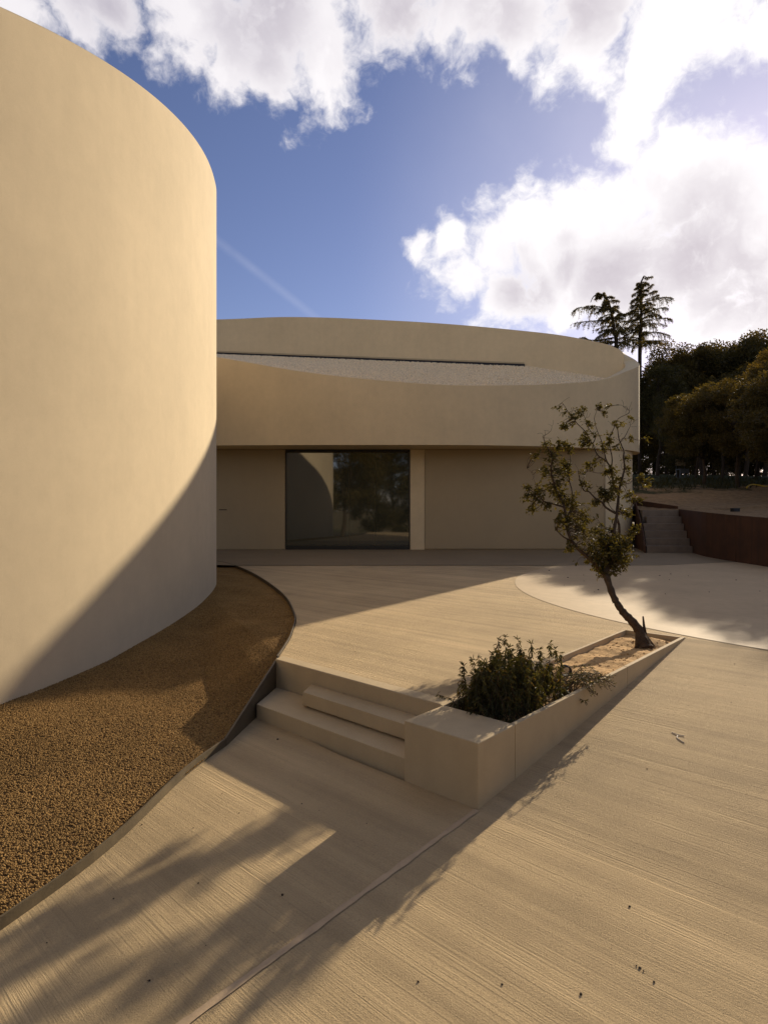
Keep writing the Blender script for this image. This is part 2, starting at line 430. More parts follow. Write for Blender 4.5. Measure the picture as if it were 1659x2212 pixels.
def diamonds(pos, axis, nrm, ln, wd):
    axis = unit(axis); side = unit(np.cross(axis, nrm)); ln = np.asarray(ln)[:, None]; wd = np.asarray(wd)[:, None]
    V = np.stack([pos, pos+axis*ln*.45+side*wd*.5, pos+axis*ln, pos+axis*ln*.45-side*wd*.5], 1).reshape(-1, 3)
    return V, np.arange(len(pos))[:, None]*4+np.array([[0, 1, 2, 3]])

# ------------------------------------------------------------------ levels and the frame of steps and planter
TZ = -1.15                                  # terrace
C0 = Vector((2.67, 5.34)); EN = Vector((-.675, -.738)).normalized(); EM = Vector((.738, -.675)).normalized()
LB = 3.28                                   # far end of the planter (L = 0) to its near face (L = LB)
def LM(L, M): q = C0+EN*L+EM*M; return (q.x, q.y)
def toLM(x, y): q = Vector((x, y))-C0; return q.dot(EN), q.dot(EM)
LOWZ = -1.462; LOWSL = .040
def zlow(x, y): L, M = toLM(x, y); return LOWZ-LOWSL*(L-LB)
def zramp(x, y):
    L, M = toLM(x, y); L = max(0, min(LB, L)); return TZ+(LOWZ-TZ)*L/LB
def onlow(px, py):
    d = ray(px, py)
    # z = LOWZ - LOWSL*(L-LB) with L linear in x, y
    k = Vector((d.x, d.y)).dot(EN); c = C0.dot(EN)
    tt = (LOWZ+LOWSL*LB+LOWSL*c)/(d.z+LOWSL*k); return Vector((d.x*tt, d.y*tt, d.z*tt))

# gravel bed edge: along the terrace, down the steel cheek, along the lower paving
EDGE_T = [Vector((-8.5, 16.6, TZ)), Vector((-5.6, 15.2, TZ))]+[onz(px, py, TZ) for px, py in
          [(468, 1212), (535, 1232.5), (606, 1277.5), (638, 1326), (632.5, 1367.6), (617, 1397.6), (602, 1420)]]
EDGE_T = spline(EDGE_T, 6)
P_STEP = EDGE_T[-1]
EDGE_L0 = [onlow(px, py) for px, py in [(487, 1612), (400, 1677), (240, 1831), (0, 2010)]]
e = EDGE_L0[-1]
EDGE_L = spline(EDGE_L0+[Vector((e.x-.35, e.y-.8, zlow(e.x-.35, e.y-.8))), Vector((e.x-1.2, e.y-2.2, zlow(e.x-1.2, e.y-2.2))), Vector((e.x-3.2, e.y-4.5, zlow(e.x-3.2, e.y-4.5)))], 5)

# ------------------------------------------------------------------ the setting: ground, paving, bank
G = struct(raw('ground', [(-900, -900, -2.75), (900, -900, -2.75), (900, 900, -2.75), (-900, 900, -2.75)], [(0, 1, 2, 3)], 'ground'))

terr = [(p.x, p.y) for p in EDGE_T]+[LM(2.905, -.50), LM(-.035, -.545), LM(-.035, .0), LM(0, 0), LM(0, 9), (18, 6), (18, 19.5), (-8.5, 19.5)]
struct(polysheet('terrace', terr, lambda x, y: TZ, 'broomed'))
# side of the terrace slab under the gravel edge
tv = []; tf = []
for i, p in enumerate(EDGE_T):
    tv += [(p.x, p.y, TZ), (p.x, p.y, TZ-.9)]
    if i: tf.append((2*i-2, 2*i-1, 2*i+1, 2*i))
struct(raw('terrace_edge', tv, tf, 'cast_concrete'))
# ramp on the far side of the planter wall and the lower court
rp = [LM(0, .0), LM(LB, .0), LM(LB, 9), LM(0, 9)]
struct(polysheet('ramp', rp, zramp, 'broomed'))
low = [(p.x, p.y) for p in EDGE_L]+[LM(14, 4), LM(14, 12), LM(LB, 12), LM(LB, .012), LM(LB, -1.0), LM(3.2, -1.9)]
struct(polysheet('lower_court', low, zlow, 'broomed'))
# under the steps
# smooth pale turning circle, concrete apron by the house with wall-side shade put into its dark colour, mortar seam
circ = [(7.35+5.42*math.cos(2*math.pi*i/160), 8.3+5.42*math.sin(2*math.pi*i/160)) for i in range(160)]
struct(polysheet('turning_circle', circ, lambda x, y: TZ+.004, 'smooth_pale'))
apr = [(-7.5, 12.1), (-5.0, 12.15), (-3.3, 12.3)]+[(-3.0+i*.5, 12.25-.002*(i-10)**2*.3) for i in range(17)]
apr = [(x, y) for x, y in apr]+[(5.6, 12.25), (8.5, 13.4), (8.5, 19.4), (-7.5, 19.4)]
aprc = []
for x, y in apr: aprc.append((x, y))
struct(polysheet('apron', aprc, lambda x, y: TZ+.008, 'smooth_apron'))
sm = []; sf = []; NS = 420
for i in range(NS+1):
    L = LB+.004+i*(9.5/NS); wob = .0016*math.sin(i*.31)+.0012*math.sin(i*.83+1)+random.uniform(-.0012, .0012)
    for M in (-.031+random.uniform(-.0013, .0013)-wob, -.004+wob): 
        x, y = LM(L, M+.014); sm.append((x, y, zlow(x, y)+.0035))
    if i: sf.append((2*i-2, 2*i, 2*i+1, 2*i-1))
struct(raw('mortar_seam', sm, sf, 'seam_mortar'))

WX = [(-12, 14), (-4, 12.6), (2, 11), (6, 9.5), (8, 8.6), (10, 7.95), (12, 7.63), (13.5, 7.64), (14.6, 7.76), (15.7, 8.07), (17.2, 8.43), (17.22, 7.35), (20, 8.05), (23, 8.0), (25, 6.2), (26.5, 1), (27.2, -14), (70, -40)]
def hb(x, y):
    z = interp(y, [(-12, -.6), (6, -.36), (11, -.25), (12, -.215), (14.6, -.115), (17.2, -.045), (19, .16), (22, .70), (28, 1.25), (40, 2.15), (70, 3.2), (140, 4)])
    x0 = interp(y, WX)
    return z+.18*min(1, max(0, (x-x0)/8))*(1 if y < 30 else .5)
rows = sorted(set([-12, -8, -4, 0, 2, 4, 6, 7, 8, 9]+[9.5+.25*i for i in range(31)]+[17.19, 17.22]+[17.4+.3*i for i in range(34)]+[28+i*1.5 for i in range(30)]+[75, 90, 120, 140]))
cols = [0, .1, .25, .5, .8, 1.2, 1.6, 2, 2.5, 3, 3.6, 4.3, 5, 6, 7, 8, 9.5, 11, 13, 15, 18, 22, 27, 33, 40, 50, 65, 90]
bv = []; bf = []
for i, y in enumerate(rows):
    x0 = interp(y, WX)
    for j, c in enumerate(cols):
        x = x0+c; nz = .05*(math.sin(x*2.1+y*1.3)+math.sin(x*.9-y*2.3+1.1)+.6*math.sin(x*4.7+y*3.9))*min(1, c/.5)
        bv.append((x, y, hb(x, y)+nz*(.5 if y < 24 else 1)))
    if i:
        for j in range(len(cols)-1):
            a = (i-1)*len(cols)+j; bf.append((a, a+1, a+1+len(cols), a+len(cols)))
struct(raw('bank', bv, bf, 'bank', smooth=True))

# ------------------------------------------------------------------ ring house
ring = thing('ring_house', 'sand-coloured plaster house with a tilted oval parapet above a glazed entrance and garage', 'house', (0, 17, TZ))
RIM = [(4.7, 16.35, 3.41), (6.1, 16.85, 3.63), (7.0, 17.3, 3.98), (7.58, 17.9, 4.27)]+[tuple(at(px, py, Y)) for px, py, Y in
       [(1377, 781, 18.6), (1362, 771, 18.95), (1330, 756, 19.2), (1288, 745, 19.4), (1200, 729, 19.75), (1100, 718, 20.2), (1000, 709, 20.6), (900, 702, 20.9), (800, 697, 21.1), (700, 693, 21.1), (600, 692, 20.9), (468, 697, 20.4)]]+[
       (-8.3, 19.6, 6.05), (-9.5, 18.3, 5.5), (-8.6, 16.95, 4.9), (-6.7, 16.25, 4.4), (-4.5, 16.02, 4.06), (-2.23, 15.9, 3.65), (-.37, 15.88, 3.43), (1.6, 15.88, 3.285), (3.2, 16.03, 3.305)]
RP = spline(RIM, 10, True); NR = len(RP)
SOF = 1.70
def inset(P, d):
    out = []
    n = len(P)
    for i in range(n):
        tg = Vector((P[(i+1) % n].x-P[i-1].x, P[(i+1) % n].y-P[i-1].y)); tg.normalize()
        out.append(Vector((P[i].x-tg.y*d, P[i].y+tg.x*d, P[i].z)))
    return out
RI = inset(RP, .40)
v = []; fcs = []
for i in range(NR):
    p, q = RP[i], RI[i]
    zb = min(q.z-.4, 2.6)
    v += [(p.x, p.y, SOF), (p.x, p.y, p.z), (q.x, q.y, q.z-.004), (q.x, q.y, zb)]
for i in range(NR):
    a, b = 4*i, 4*((i+1) % NR)
    for k in range(3): fcs.append((a+k, b+k, b+k+1, a+k+1))
o = fixn(raw('parapet', v, fcs, 'plaster_ring', ring, True))
md = o.modifiers.new('edge', 'EDGE_SPLIT'); md.split_angle = math.radians(40)
# soffit
o = polysheet('soffit', [(p.x, p.y) for p in RP], lambda x, y: SOF+.001, 'plaster_ring', ring)
# gravel roof: a tilted bed that rises from the low front rim to a thin kerb along the back wall
def hits(poly, a):
    ys = []
    for p, q in zip(poly, poly[1:]+poly[:1]):
        f0, f1 = p.x-a*p.y, q.x-a*q.y
        if (f0 > 0) != (f1 > 0): u = f0/(f0-f1); ys.append(p.y+(q.y-p.y)*u)
    return ys
RG = inset(RP, .36); gcols = []
for px in list(range(100, 1330, 12))+[1330, 1336]:
    a_ = (px-CX)/F; ys = hits(RG, a_)
    if len(ys) < 2: continue
    y0, y1 = min(ys), max(ys)-.02
    if y1-y0 < .1: continue
    i0 = min(range(NR), key=lambda i: (RP[i].x-a_*y0)**2+(RP[i].y-y0+.36)**2)
    z0 = RP[i0].z-.13; sb = interp(px, [(0, 352), (468, 335), (1135, 309.5), (1330, 279)]); z1 = max(z0+.02, sb/F*y1)
    gcols.append((a_, y0, z0, y1, z1))
gvv = []; gff = []; ND = 14
for c, (a_, y0, z0, y1, z1) in enumerate(gcols):
    for k in range(ND+1):
        u = k/ND; y = y0+(y1-y0)*u; gvv.append(Vector((a_*y, y, z0+(z1-z0)*u)))
    if c:
        for k in range(ND): q = (c-1)*(ND+1)+k; gff.append((q, q+ND+1, q+ND+2, q+1))
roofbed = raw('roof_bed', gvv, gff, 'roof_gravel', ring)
back = [Vector((a_*y1, y1-.02, z1)) for a_, y0, z0, y1, z1 in gcols if -520/F < a_ < (1135-CX)/F]
def ribbon(name, pts, top, bot, th, material, parent=None):
    n = len(pts); v = []; fcs = []
    for i, p in enumerate(pts):
        tg = Vector((pts[min(i+1, n-1)].x-pts[max(i-1, 0)].x, pts[min(i+1, n-1)].y-pts[max(i-1, 0)].y)); tg.normalize()
        nx, ny = -tg.y*th/2, tg.x*th/2
        zt, zb = top(i, p), bot(i, p)
        v += [(p.x+nx, p.y+ny, zb), (p.x+nx, p.y+ny, zt), (p.x-nx, p.y-ny, zt), (p.x-nx, p.y-ny, zb)]
    for i in range(n-1):
        a, b = 4*i, 4*i+4
        for k in range(4): fcs.append((a+k, b+k, b+(k+1) % 4, a+(k+1) % 4))
    fcs += [(3, 2, 1, 0), (4*n-4, 4*n-3, 4*n-2, 4*n-1)]
    return fixn(raw(name, v, fcs, material, parent))
ribbon('kerb', back, lambda i, p: p.z+.10, lambda i, p: p.z-.1, .12, 'cast_concrete', ring)
ribbon('kerb_gap', [p+Vector((0, -.07, 0)) for p in back], lambda i, p: p.z+.045, lambda i, p: p.z-.1, .03, 'black_rubber', ring)
# lower walls: flat entrance front, then round the corner under the parapet
WY = 17.0
wallpts = [Vector((6.25, WY+.0)), Vector((6.7, WY+.17)), Vector((7.06, WY+.44)), Vector((7.42, WY+.98)), Vector((7.62, WY+1.8))]
wc = spline([(a.x, a.y, 0) for a in wallpts], 8)
side = [(p.x, p.y) for p in wc]+[(7.2, 19.0), (5.6, 19.3), (3.0, 20.1), (-.6, 20.6), (-4, 20.4), (-8.6, 18.9), (-7.2, WY+.25), (-7.2, WY), (-4.95, WY)]
# solid core set behind the front panels
core = [(p[0], p[1]+.06) if i < len(wc) else p for i, p in enumerate(side[:-2])]+[(-7.2, WY+.06)]
ring_core = prism('wall_core', [(6.25, WY+.06)]+core[1:], TZ-.2, SOF-.003, 'plaster_ring', ring)
Zb, Zt = TZ+.012, SOF-.012
gap = .012
def panel(name, x0, x1, material, z0=Zb, z1=Zt, dy=0, par=ring):
    return box(name, x0, x1, WY+dy, WY+.058, z0, z1, material, par, .004)
panel('wall_panel', -7.2, -4.96, 'plaster_ring', TZ-.1)
door = panel('entrance_door', -4.95+gap, -2.80, 'door_panel', dy=.012)
hz = -.015
box('pull_slot', -4.66, -4.44, WY+.004, WY+.0125, hz-.012, hz+.012, 'handle_recess', door)
box('pull_slot', -4.86, -4.78, WY+.004, WY+.0125, hz-.012, hz+.012, 'handle_recess', door)
win = thing('window', 'x', 'x', (-1.03, WY, TZ)); del win['label'], win['category']; win.parent = ring; win.location = W((-1.03, WY, TZ))-W((0, 17, TZ))
x0, x1 = -2.785, .735
def wbox(n, a, b, z0, z1, y0, y1, mtl): return box(n, a, b, y0, y1, z0, z1, mtl, win)
xs = [x0+.03, -.985, -.26, x1-.03]
for a, b in zip(xs, xs[1:]): wbox('pane', a+.003, b-.003, Zb+.11, Zt-.07, WY+.03, WY+.045, 'window_glass')
wbox('sill', x0, x1, Zb, Zb+.105, WY+.012, WY+.055, 'window_frame'); wbox('head', x0, x1, Zt-.065, Zt, WY+.012, WY+.055, 'window_frame')
wbox('jamb', x0, x0+.026, Zb+.105, Zt-.065, WY+.012, WY+.055, 'window_frame'); wbox('jamb', x1-.026, x1, Zb+.105, Zt-.065, WY+.012, WY+.055, 'window_frame')
panel('wall_pier', .742, 1.142, 'plaster_ring', TZ-.1)
panel('garage_door', 1.155, 6.238, 'door_panel', TZ+.03, dy=.010)
# curved end panel
pv = []; pf = []
for i, p in enumerate(wc):
    pv += [(p.x, p.y, TZ-.1), (p.x, p.y, Zt)]
    if i: pf.append((2*i-2, 2*i, 2*i+1, 2*i-1))
raw('end_wall', pv, pf, 'plaster_ring', ring, True)
# outdoor bell plate at the corner
pw = at(1366, 1096, WY+.68)
lamp = thing('bell_plate', 'small pale doorbell plate on the wall beside the outdoor steps', 'doorbell', (pw.x, pw.y, pw.z-.13))
pw.y -= .0
ang = math.radians(38)
def rotbox(name, c, sx, sy, sz, a, mtl, par, bev=0):
    ca, sa = math.cos(a), math.sin(a)
    pts = [(c[0]+ca*x-sa*y, c[1]+sa*x+ca*y) for x, y in ((-sx, -sy), (sx, -sy), (sx, sy), (-sx, sy))]
    return prism(name, pts, c[2]-sz, c[2]+sz, mtl, par, bev)
rotbox('plate', (pw.x, pw.y, pw.z), .05, .02, .10, ang, 'lamp_plastic', lamp, .01)
rotbox('button', (pw.x+.0145*.62, pw.y-.0145*1.6, pw.z-.02), .026, .008, .06, ang, 'dark_metal', lamp, .004)
rotbox('camera_dot', (pw.x+.0145*.62, pw.y-.0145*1.6, pw.z+.068), .012, .006, .010, ang, 'dark_metal', lamp, .002)

# ------------------------------------------------------------------ tower
TC = Vector((-5.52, 7.0)); TA, TB = 3.2, 5.66          # oval plan
def ttop(x, y): return max(2.2, 4.37+.26*(y-6.6)+.49*(x+2.33))
TBASE = [(1, -1.56), (3.5, -1.43), (4.27, -1.317), (5.0, -1.345), (5.75, -1.33), (6.4, -1.27), (7.2, -1.23), (8.2, -1.185), (9.7, -1.15), (13, -1.15)]
TBASE[2] = (4.27, -1.36)
plan = [(TC.x+TA*math.cos(th), TC.y+TB*math.sin(th)) for th in [math.radians(x) for x in range(-180, 28, 9)]]
plan = plan[1:]+[(-3.06, 10.5), (-3.62, 11.8), (-4.22, 13.0), (-4.85, 14.1), (-5.5, 14.7), (-6.4, 14.7), (-7.6, 12.9), (-8.4, 10.2)]
TP = [(p.x, p.y) for p in spline([(x, y, 0) for x, y in plan], 8, True)]; NTW = len(TP)
tower = thing('tower', 'tall windowless oval tower wall of sand-coloured plaster above the brown gravel bed', 'tower', (TC.x, TC.y, -2.2))
tv = []; tf = []
for i in range(NTW):
    (xm, ym), (x, y), (xp, yp) = TP[i-1], TP[i], TP[(i+1) % NTW]; nl = Vector((yp-ym, -(xp-xm))).normalized()
    zt = ttop(x, y)
    for d, z in ((0, -2.6), (0, zt-.012), (.012, zt), (.45, zt), (.45, min(zt-.4, 1.8))):
        tv.append((x-nl.x*d, y-nl.y*d, z))
for i in range(NTW):
    a, b = 5*i, 5*((i+1) % NTW)
    for k in range(4): tf.append((a+k, b+k, b+k+1, a+k+1))
o = fixn(raw('wall', tv, tf, 'plaster', tower, True)); md = o.modifiers.new('edge', 'EDGE_SPLIT'); md.split_angle = math.radians(40)
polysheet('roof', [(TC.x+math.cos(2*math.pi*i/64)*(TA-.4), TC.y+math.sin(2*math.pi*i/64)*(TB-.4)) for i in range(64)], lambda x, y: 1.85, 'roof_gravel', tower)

# ------------------------------------------------------------------ gravel bed between tower and paving
outer = [p+Vector((0, 0, -.045)) for p in EDGE_T]
for k in range(1, 8):
    u = k/8; q = P_STEP.lerp(EDGE_L[0], u); outer.append(Vector((q.x, q.y, -1.195+(EDGE_L[0].z+.012+1.195)*u)))
outer += [Vector((p.x, p.y, zlow(p.x, p.y)+.014)) for p in EDGE_L]
outer += [Vector((-9, -5, -1.75)), Vector((-12, 3, -1.75))]
NB = 90
outer = resample(outer, NB)
k0 = max(range(NTW), key=lambda i: TP[i][1]); k1 = min(range(NTW), key=lambda i: (TP[i][0]+7.8)**2+(TP[i][1]-3)**2)
path = []; i = k0
while i != k1: path.append(Vector((TP[i][0], TP[i][1], 0))); i = (i-1) % NTW
inner = []
for q in resample(path, NB):
    x, y = q.x+(TC.x-q.x)*.02, q.y+(TC.y-q.y)*.02
    inner.append(Vector((x, y, interp(y, TBASE) if x > TC.x-1 else -1.6)))
NK = 36; gv = []; gf = []
for k in range(NK+1):
    for i in range(NB):
        u = k/NK; p = outer[i].lerp(inner[i], u)
        n = .018*(math.sin(p.x*3.1+p.y*2.2)+math.sin(p.x*1.3-p.y*3.7))+.008*math.sin(p.x*9+p.y*7.3)
        p.z += n*.6*math.sin(math.pi*min(1, u))-.02*math.sin(math.pi*u)
        gv.append(p)
for k in range(NK):
    for i in range(NB-1):
        a = k*NB+i; gf.append((a, a+NB, a+NB+1, a+1))
bed = fixn(raw('gravel_bed', gv, gf, 'earth', None, True))
struct(bed)
if sum(p.normal.z for p in bed.data.polygons) < 0: bed.data.flip_normals()

def scatter(name, src_verts, src_faces, material, density, rad, seed, flat=.75, keep=None):
    """pebbles as one stuff object: geometry nodes scatter a small stone over the sheet"""
    o = raw(name, src_verts, src_faces, material, None)
    if sum(p.normal.z for p in o.data.polygons) < 0: o.data.flip_normals()
    o['kind'] = 'stuff'
    ng = bpy.data.node_groups.new(name, 'GeometryNodeTree')
    ng.interface.new_socket('Geometry', in_out='INPUT', socket_type='NodeSocketGeometry')
    ng.interface.new_socket('Geometry', in_out='OUTPUT', socket_type='NodeSocketGeometry')
    n = ng.nodes; gi = n.new('NodeGroupInput'); go = n.new('NodeGroupOutput')
    dp = n.new('GeometryNodeDistributePointsOnFaces'); dp.inputs['Density'].default_value = density; dp.inputs['Seed'].default_value = seed
    ico = n.new('GeometryNodeMeshIcoSphere'); ico.inputs['Radius'].default_value = rad; ico.inputs['Subdivisions'].default_value = 2
    sm_ = n.new('GeometryNodeSetMaterial'); sm_.inputs['Material'].default_value = MATS[material]
    ss = n.new('GeometryNodeSetShadeSmooth')
    iop = n.new('GeometryNodeInstanceOnPoints')
    rs = n.new('FunctionNodeRandomValue'); rs.data_type = 'FLOAT_VECTOR'
    rs.inputs[0].default_value = (.5, .5, .4); rs.inputs[1].default_value = (1.5, 1.5, 1.2)
    rr = n.new('FunctionNodeRandomValue'); rr.data_type = 'FLOAT_VECTOR'; rr.inputs[1].default_value = (.7, .7, 6.28)
    L = ng.links
    L.new(gi.outputs[0], dp.inputs['Mesh']); L.new(dp.outputs['Points'], iop.inputs['Points'])
    L.new(ico.outputs['Mesh'], ss.inputs[0]); L.new(ss.outputs[0], sm_.inputs['Geometry']); L.new(sm_.outputs[0], iop.inputs['Instance'])
    L.new(rs.outputs[0], iop.inputs['Scale']); L.new(rr.outputs[0], iop.inputs['Rotation'])
    L.new(iop.outputs[0], go.inputs[0])
    md = o.modifiers.new('scatter', 'NODES'); md.node_group = ng
    return o
keepf = []
for fa in gf:
    cxy = sum((gv[i] for i in fa), Vector())/4
    px = CX+F*cxy.x/max(.1, cxy.y); 
    if cxy.y > .8 and px > -420: keepf.append(fa)
ids = sorted({i for fa in keepf for i in fa}); mp_ = {o_: k for k, o_ in enumerate(ids)}
peb = scatter('pebbles', [gv[i]+Vector((0, 0, .002)) for i in ids], [tuple(mp_[i] for i in fa) for fa in keepf], 'pebble', 11500, .0054, 3)
rb = [tuple(v.co) for v in roofbed.data.vertices]
rbw = [(roofbed.parent.location+Vector(c)) for c in rb]
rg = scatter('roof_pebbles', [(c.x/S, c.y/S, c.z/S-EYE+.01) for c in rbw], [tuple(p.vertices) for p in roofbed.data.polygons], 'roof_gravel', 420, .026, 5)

# steel edging of the bed: strip along terrace, cheek plate beside the steps, strip along the lower court
edging = thing('steel_edging', 'thin brown steel edging strip bounding the gravel bed along the paving', 'edging', (P_STEP.x, P_STEP.y, -1.5))
e1 = [Vector((p.x-.012, p.y, p.z)) for p in EDGE_T]
ribbon('curved_strip', e1, lambda i, p: TZ+.012, lambda i, p: TZ-.25, .010, 'steel', edging)
pl = [P_STEP.lerp(EDGE_L[0], k/10) for k in range(11)]
ribbon('cheek_plate', pl, lambda i, p: TZ+.010+(EDGE_L[0].z+.05-TZ-.010)*i/10, lambda i, p: -1.75, .014, 'steel', edging)
ribbon('lower_strip', EDGE_L, lambda i, p: zlow(p.x, p.y)+.048, lambda i, p: zlow(p.x, p.y)-.2, .010, 'steel', edging)

# ------------------------------------------------------------------ concrete steps
RZ = (TZ-LOWZ)/3
steps = thing('garden_steps', 'three pale concrete garden steps from lower court up to terrace beside the planter', 'steps', (*LM(3.2, -1.2), LOWZ))
ML = lambda L: -2.12+(L-2.85)*(.53/.817)     # follows the steel cheek
def lmprism(name, c, z0, z1, material, par, bev=.006): return prism(name, [LM(*q) for q in c], z0, z1, material, par, bev)
lmprism('terrace_riser', [(2.80, -2.135), (2.905, -2.09), (2.905, -.505), (2.80, -.505)], -1.75, TZ+.002, 'cast_concrete', steps)
lmprism('lower_step', [(2.91, ML(2.91)+.012), (3.25, ML(3.25)+.012), (3.25, -.475), (2.91, -.475)], -1.75, TZ-2*RZ, 'cast_concrete', steps)
lmprism('upper_step', [(2.912, -1.66), (3.075, -1.56), (3.075, -.475), (2.912, -.475)], TZ-2*RZ+.016, TZ-RZ, 'cast_concrete', steps)
lmprism('upper_step_plinth', [(2.912, -1.60), (3.045, -1.52), (3.045, -.48), (2.912, -.48)], TZ-2*RZ-.01, TZ-2*RZ+.015, 'cast_concrete', steps, 0)

# ------------------------------------------------------------------ planter
plz = TZ+.012
planter = thing('planter', 'long low concrete planter box holding a leaning tree and a dark bush by the ramp', 'planter', (*LM(LB/2, -.23), LOWZ))
lmprism('end_block', [(2.93, -.47), (LB, -.47), (LB, .0), (2.93, .0)], -1.7, plz, 'cast_concrete', planter, .005)
lmprism('side_wall', [(.0, -.032), (1.35, -.030), (1.35, -.0), (.0, -.0)], lambda x, y: zramp(x, y)-.2, plz, 'cast_concrete', planter, .003)
lmprism('side_wall', [(1.354, -.030), (2.928, -.028), (2.928, -.0), (1.354, -.0)], lambda x, y: zramp(x, y)-.2, plz, 'cast_concrete', planter, .003)
lmprism('back_wall', [(-.03, -.54), (.0, -.54), (.0, .0), (-.03, .0)], -1.6, TZ+.006, 'cast_concrete', planter, .003)
lmprism('inner_wall', [(.001, -.545), (2.928, -.50), (2.928, -.475), (.001, -.52)], -1.6, TZ+.006, 'cast_concrete', planter, .003)
# soil
SOILZ = TZ-.034
NU, NV = 120, 26; sv = []; sf = []
def soil(L, M):
    x, y = LM(L, M)
    n = .007*math.sin(x*9+y*13)+.004*math.sin(x*23-y*17)+.0025*math.sin(x*41+y*37+2)+.0018*math.sin(x*71-y*63)
    hump = .035*math.exp(-((L-.20)**2+(M+.20)**2)/.02)
    d = (.018*max(0, L-1.9) if L > 1.9 else 0)
    return SOILZ+n+hump-d
for i in range(NU+1):
    L = .002+i/NU*2.926
    for j in range(NV+1):
        M = -.518+(.045/2.93)*L+j/NV*(.488-.045/2.93*L)
        x, y = LM(L, M); sv.append((x, y, soil(L, M)+random.uniform(-.0025, .0025)))
    if i:
        for j in range(NV): a = (i-1)*(NV+1)+j; sf.append((a, a+NV+1, a+NV+2, a+1))
o = raw('soil', sv, sf, 'sand_soil', planter, True)
if sum(p.normal.z for p in o.data.polygons) < 0: o.data.flip_normals()
# clods on the soil: one mass
def lump(c, r, sq=.6):
    bm = bmesh.new(); bmesh.ops.create_icosphere(bm, subdivisions=1, radius=1)
    vv = [Vector((c[0]+v.co.x*r*random.uniform(.7, 1.25), c[1]+v.co.y*r*random.uniform(.7, 1.25), c[2]+v.co.z*r*sq*random.uniform(.7, 1.2))) for v in bm.verts]
    ff = [tuple(v.index for v in f_.verts) for f_ in bm.faces]; bm.free(); return vv, ff
def lumps(name, spots, material, parent=None):
    V_, F_ = [], []
    for c, r in spots:
        a, b = lump(c, r); k = len(V_); V_ += a; F_ += [tuple(i+k for i in q) for q in b]
    return raw(name, V_, F_, material, parent)
sp_ = []
for k in range(420):
    L, M = random.uniform(.08, 2.85), random.uniform(-.46, -.05); x, y = LM(L, M); sp_.append(((x, y, soil(L, M)), random.choice([.004, .005, .006, .009, .013])))
lumps('soil_clods', sp_, 'sand_soil', planter)['kind'] = 'stuff'

# ------------------------------------------------------------------ little leaning oak in the planter
TY = 5.16
def T(px, py, dy=0.0):                     # the stem leans away from the court as it rises
    Y = TY
    for _ in range(8):
        h = max(0, (HY-py)/F*Y+1.2); Y = TY+interp(h, [(0, 0), (.35, .2), (.8, .62), (1.4, 1.15), (2.2, 1.5), (3, 1.7)])
    return at(px, py, Y+dy*1.2)
oakbase = T(1391, 1392)
oak = thing('oak_tree', 'small leaning holm oak with sparse twisted crown growing in the planter soil', 'tree', (oakbase.x, oakbase.y, SOILZ))
tb = Tubes()
def limb(px, r0, r1, n=7, sub=3):
    pts = spline([T(*p) for p in px], sub)
    m_ = len(pts); pts = [p+Vector((random.uniform(-1, 1), random.uniform(-1, 1), random.uniform(-1, 1)))*.003 for p in pts]
    rad = [r0+(r1-r0)*(i/(m_-1))**.85 for i in range(m_)]
    tb.add(pts, rad, n); return pts
trunk = spline([T(*p) for p in [(1394, 1402), (1388, 1385), (1380, 1362), (1364, 1341), (1348, 1325), (1334, 1305), (1322, 1281), (1310, 1245), (1304, 1228)]], 5)
nt = len(trunk); trad = []
for i in range(nt):
    u = i/(nt-1); r = .047-.018*min(1, u*1.6)
    r += .026*max(0, 1-u/.2)**1.5+.003*math.sin(i*1.9)+.002*math.sin(i*3.3+1)
    trad.append(r)
tb.add(trunk, trad, 12)
for dx, dy_, dz in ((-.07, -.02, -.05), (.085, -.01, -.05), (.03, -.07, -.05), (-.03, .06, -.05), (.06, .05, -.05)):      # root flare
    q = Vector((oakbase.x+dx, oakbase.y+dy_, SOILZ-.012)); tb.add([T(1378, 1362), T(1386, 1380)+Vector((dx*.4, dy_*.4, 0)), q], [.022, .03, .016], 7)
limbs = []
limbs.append(limb([(1311, 1248), (1285, 1218), (1257, 1193), (1236, 1169), (1225, 1143, .05), (1222, 1117, .05), (1216, 1086, .06), (1203, 1063, .05), (1194, 1036, .03), (1190, 1008), (1195, 988, -.03), (1185, 971, -.05), (1177, 954, -.05), (1172, 943, -.06)], .021, .004))
limbs.append(limb([(1308, 1240), (1316, 1215), (1321, 1190, -.03), (1325, 1150, -.05), (1331, 1123, -.05), (1333, 1104, -.05), (1336, 1076, -.06), (1338, 1054, -.05), (1344, 1032, -.04), (1349, 1012, -.02), (1347, 989), (1347, 971, .02), (1338, 951, .03), (1334, 928, .04), (1323, 910, .05)], .022, .004))
limbs.append(limb([(1312, 1232), (1332, 1195, .05), (1338, 1150, .05), (1336, 1128, 0), (1331, 1118, -.04)], .014, .012))
limbs.append(limb([(1332, 1110, -.05), (1310, 1097, -.1), (1299, 1084, -.12), (1286, 1076, -.14), (1273, 1063, -.15), (1260, 1058, -.16), (1253, 1039, -.17), (1249, 1017, -.18)], .012, .004))
limbs.append(limb([(1337, 1060, -.05), (1327, 1050, 0), (1323, 1032, .05), (1321, 1013, .08), (1310, 997, .1), (1290, 982, .12), (1284, 965, .13), (1275, 951, .14), (1264, 932, .15), (1247, 915, .14), (1236, 899, .12), (1225, 886, .1), (1214, 869, .08)], .013, .0025))
limbs.append(limb([(1281, 957, .13), (1285, 943, .16), (1270, 923, .2), (1264, 904, .2), (1257, 884, .22)], .006, .002))
limbs.append(limb([(1312, 1000, .1), (1307, 984, .05), (1303, 965, 0), (1297, 947, -.04), (1290, 930, -.06), (1284, 905, -.08), (1290, 885, -.08)], .007, .002))
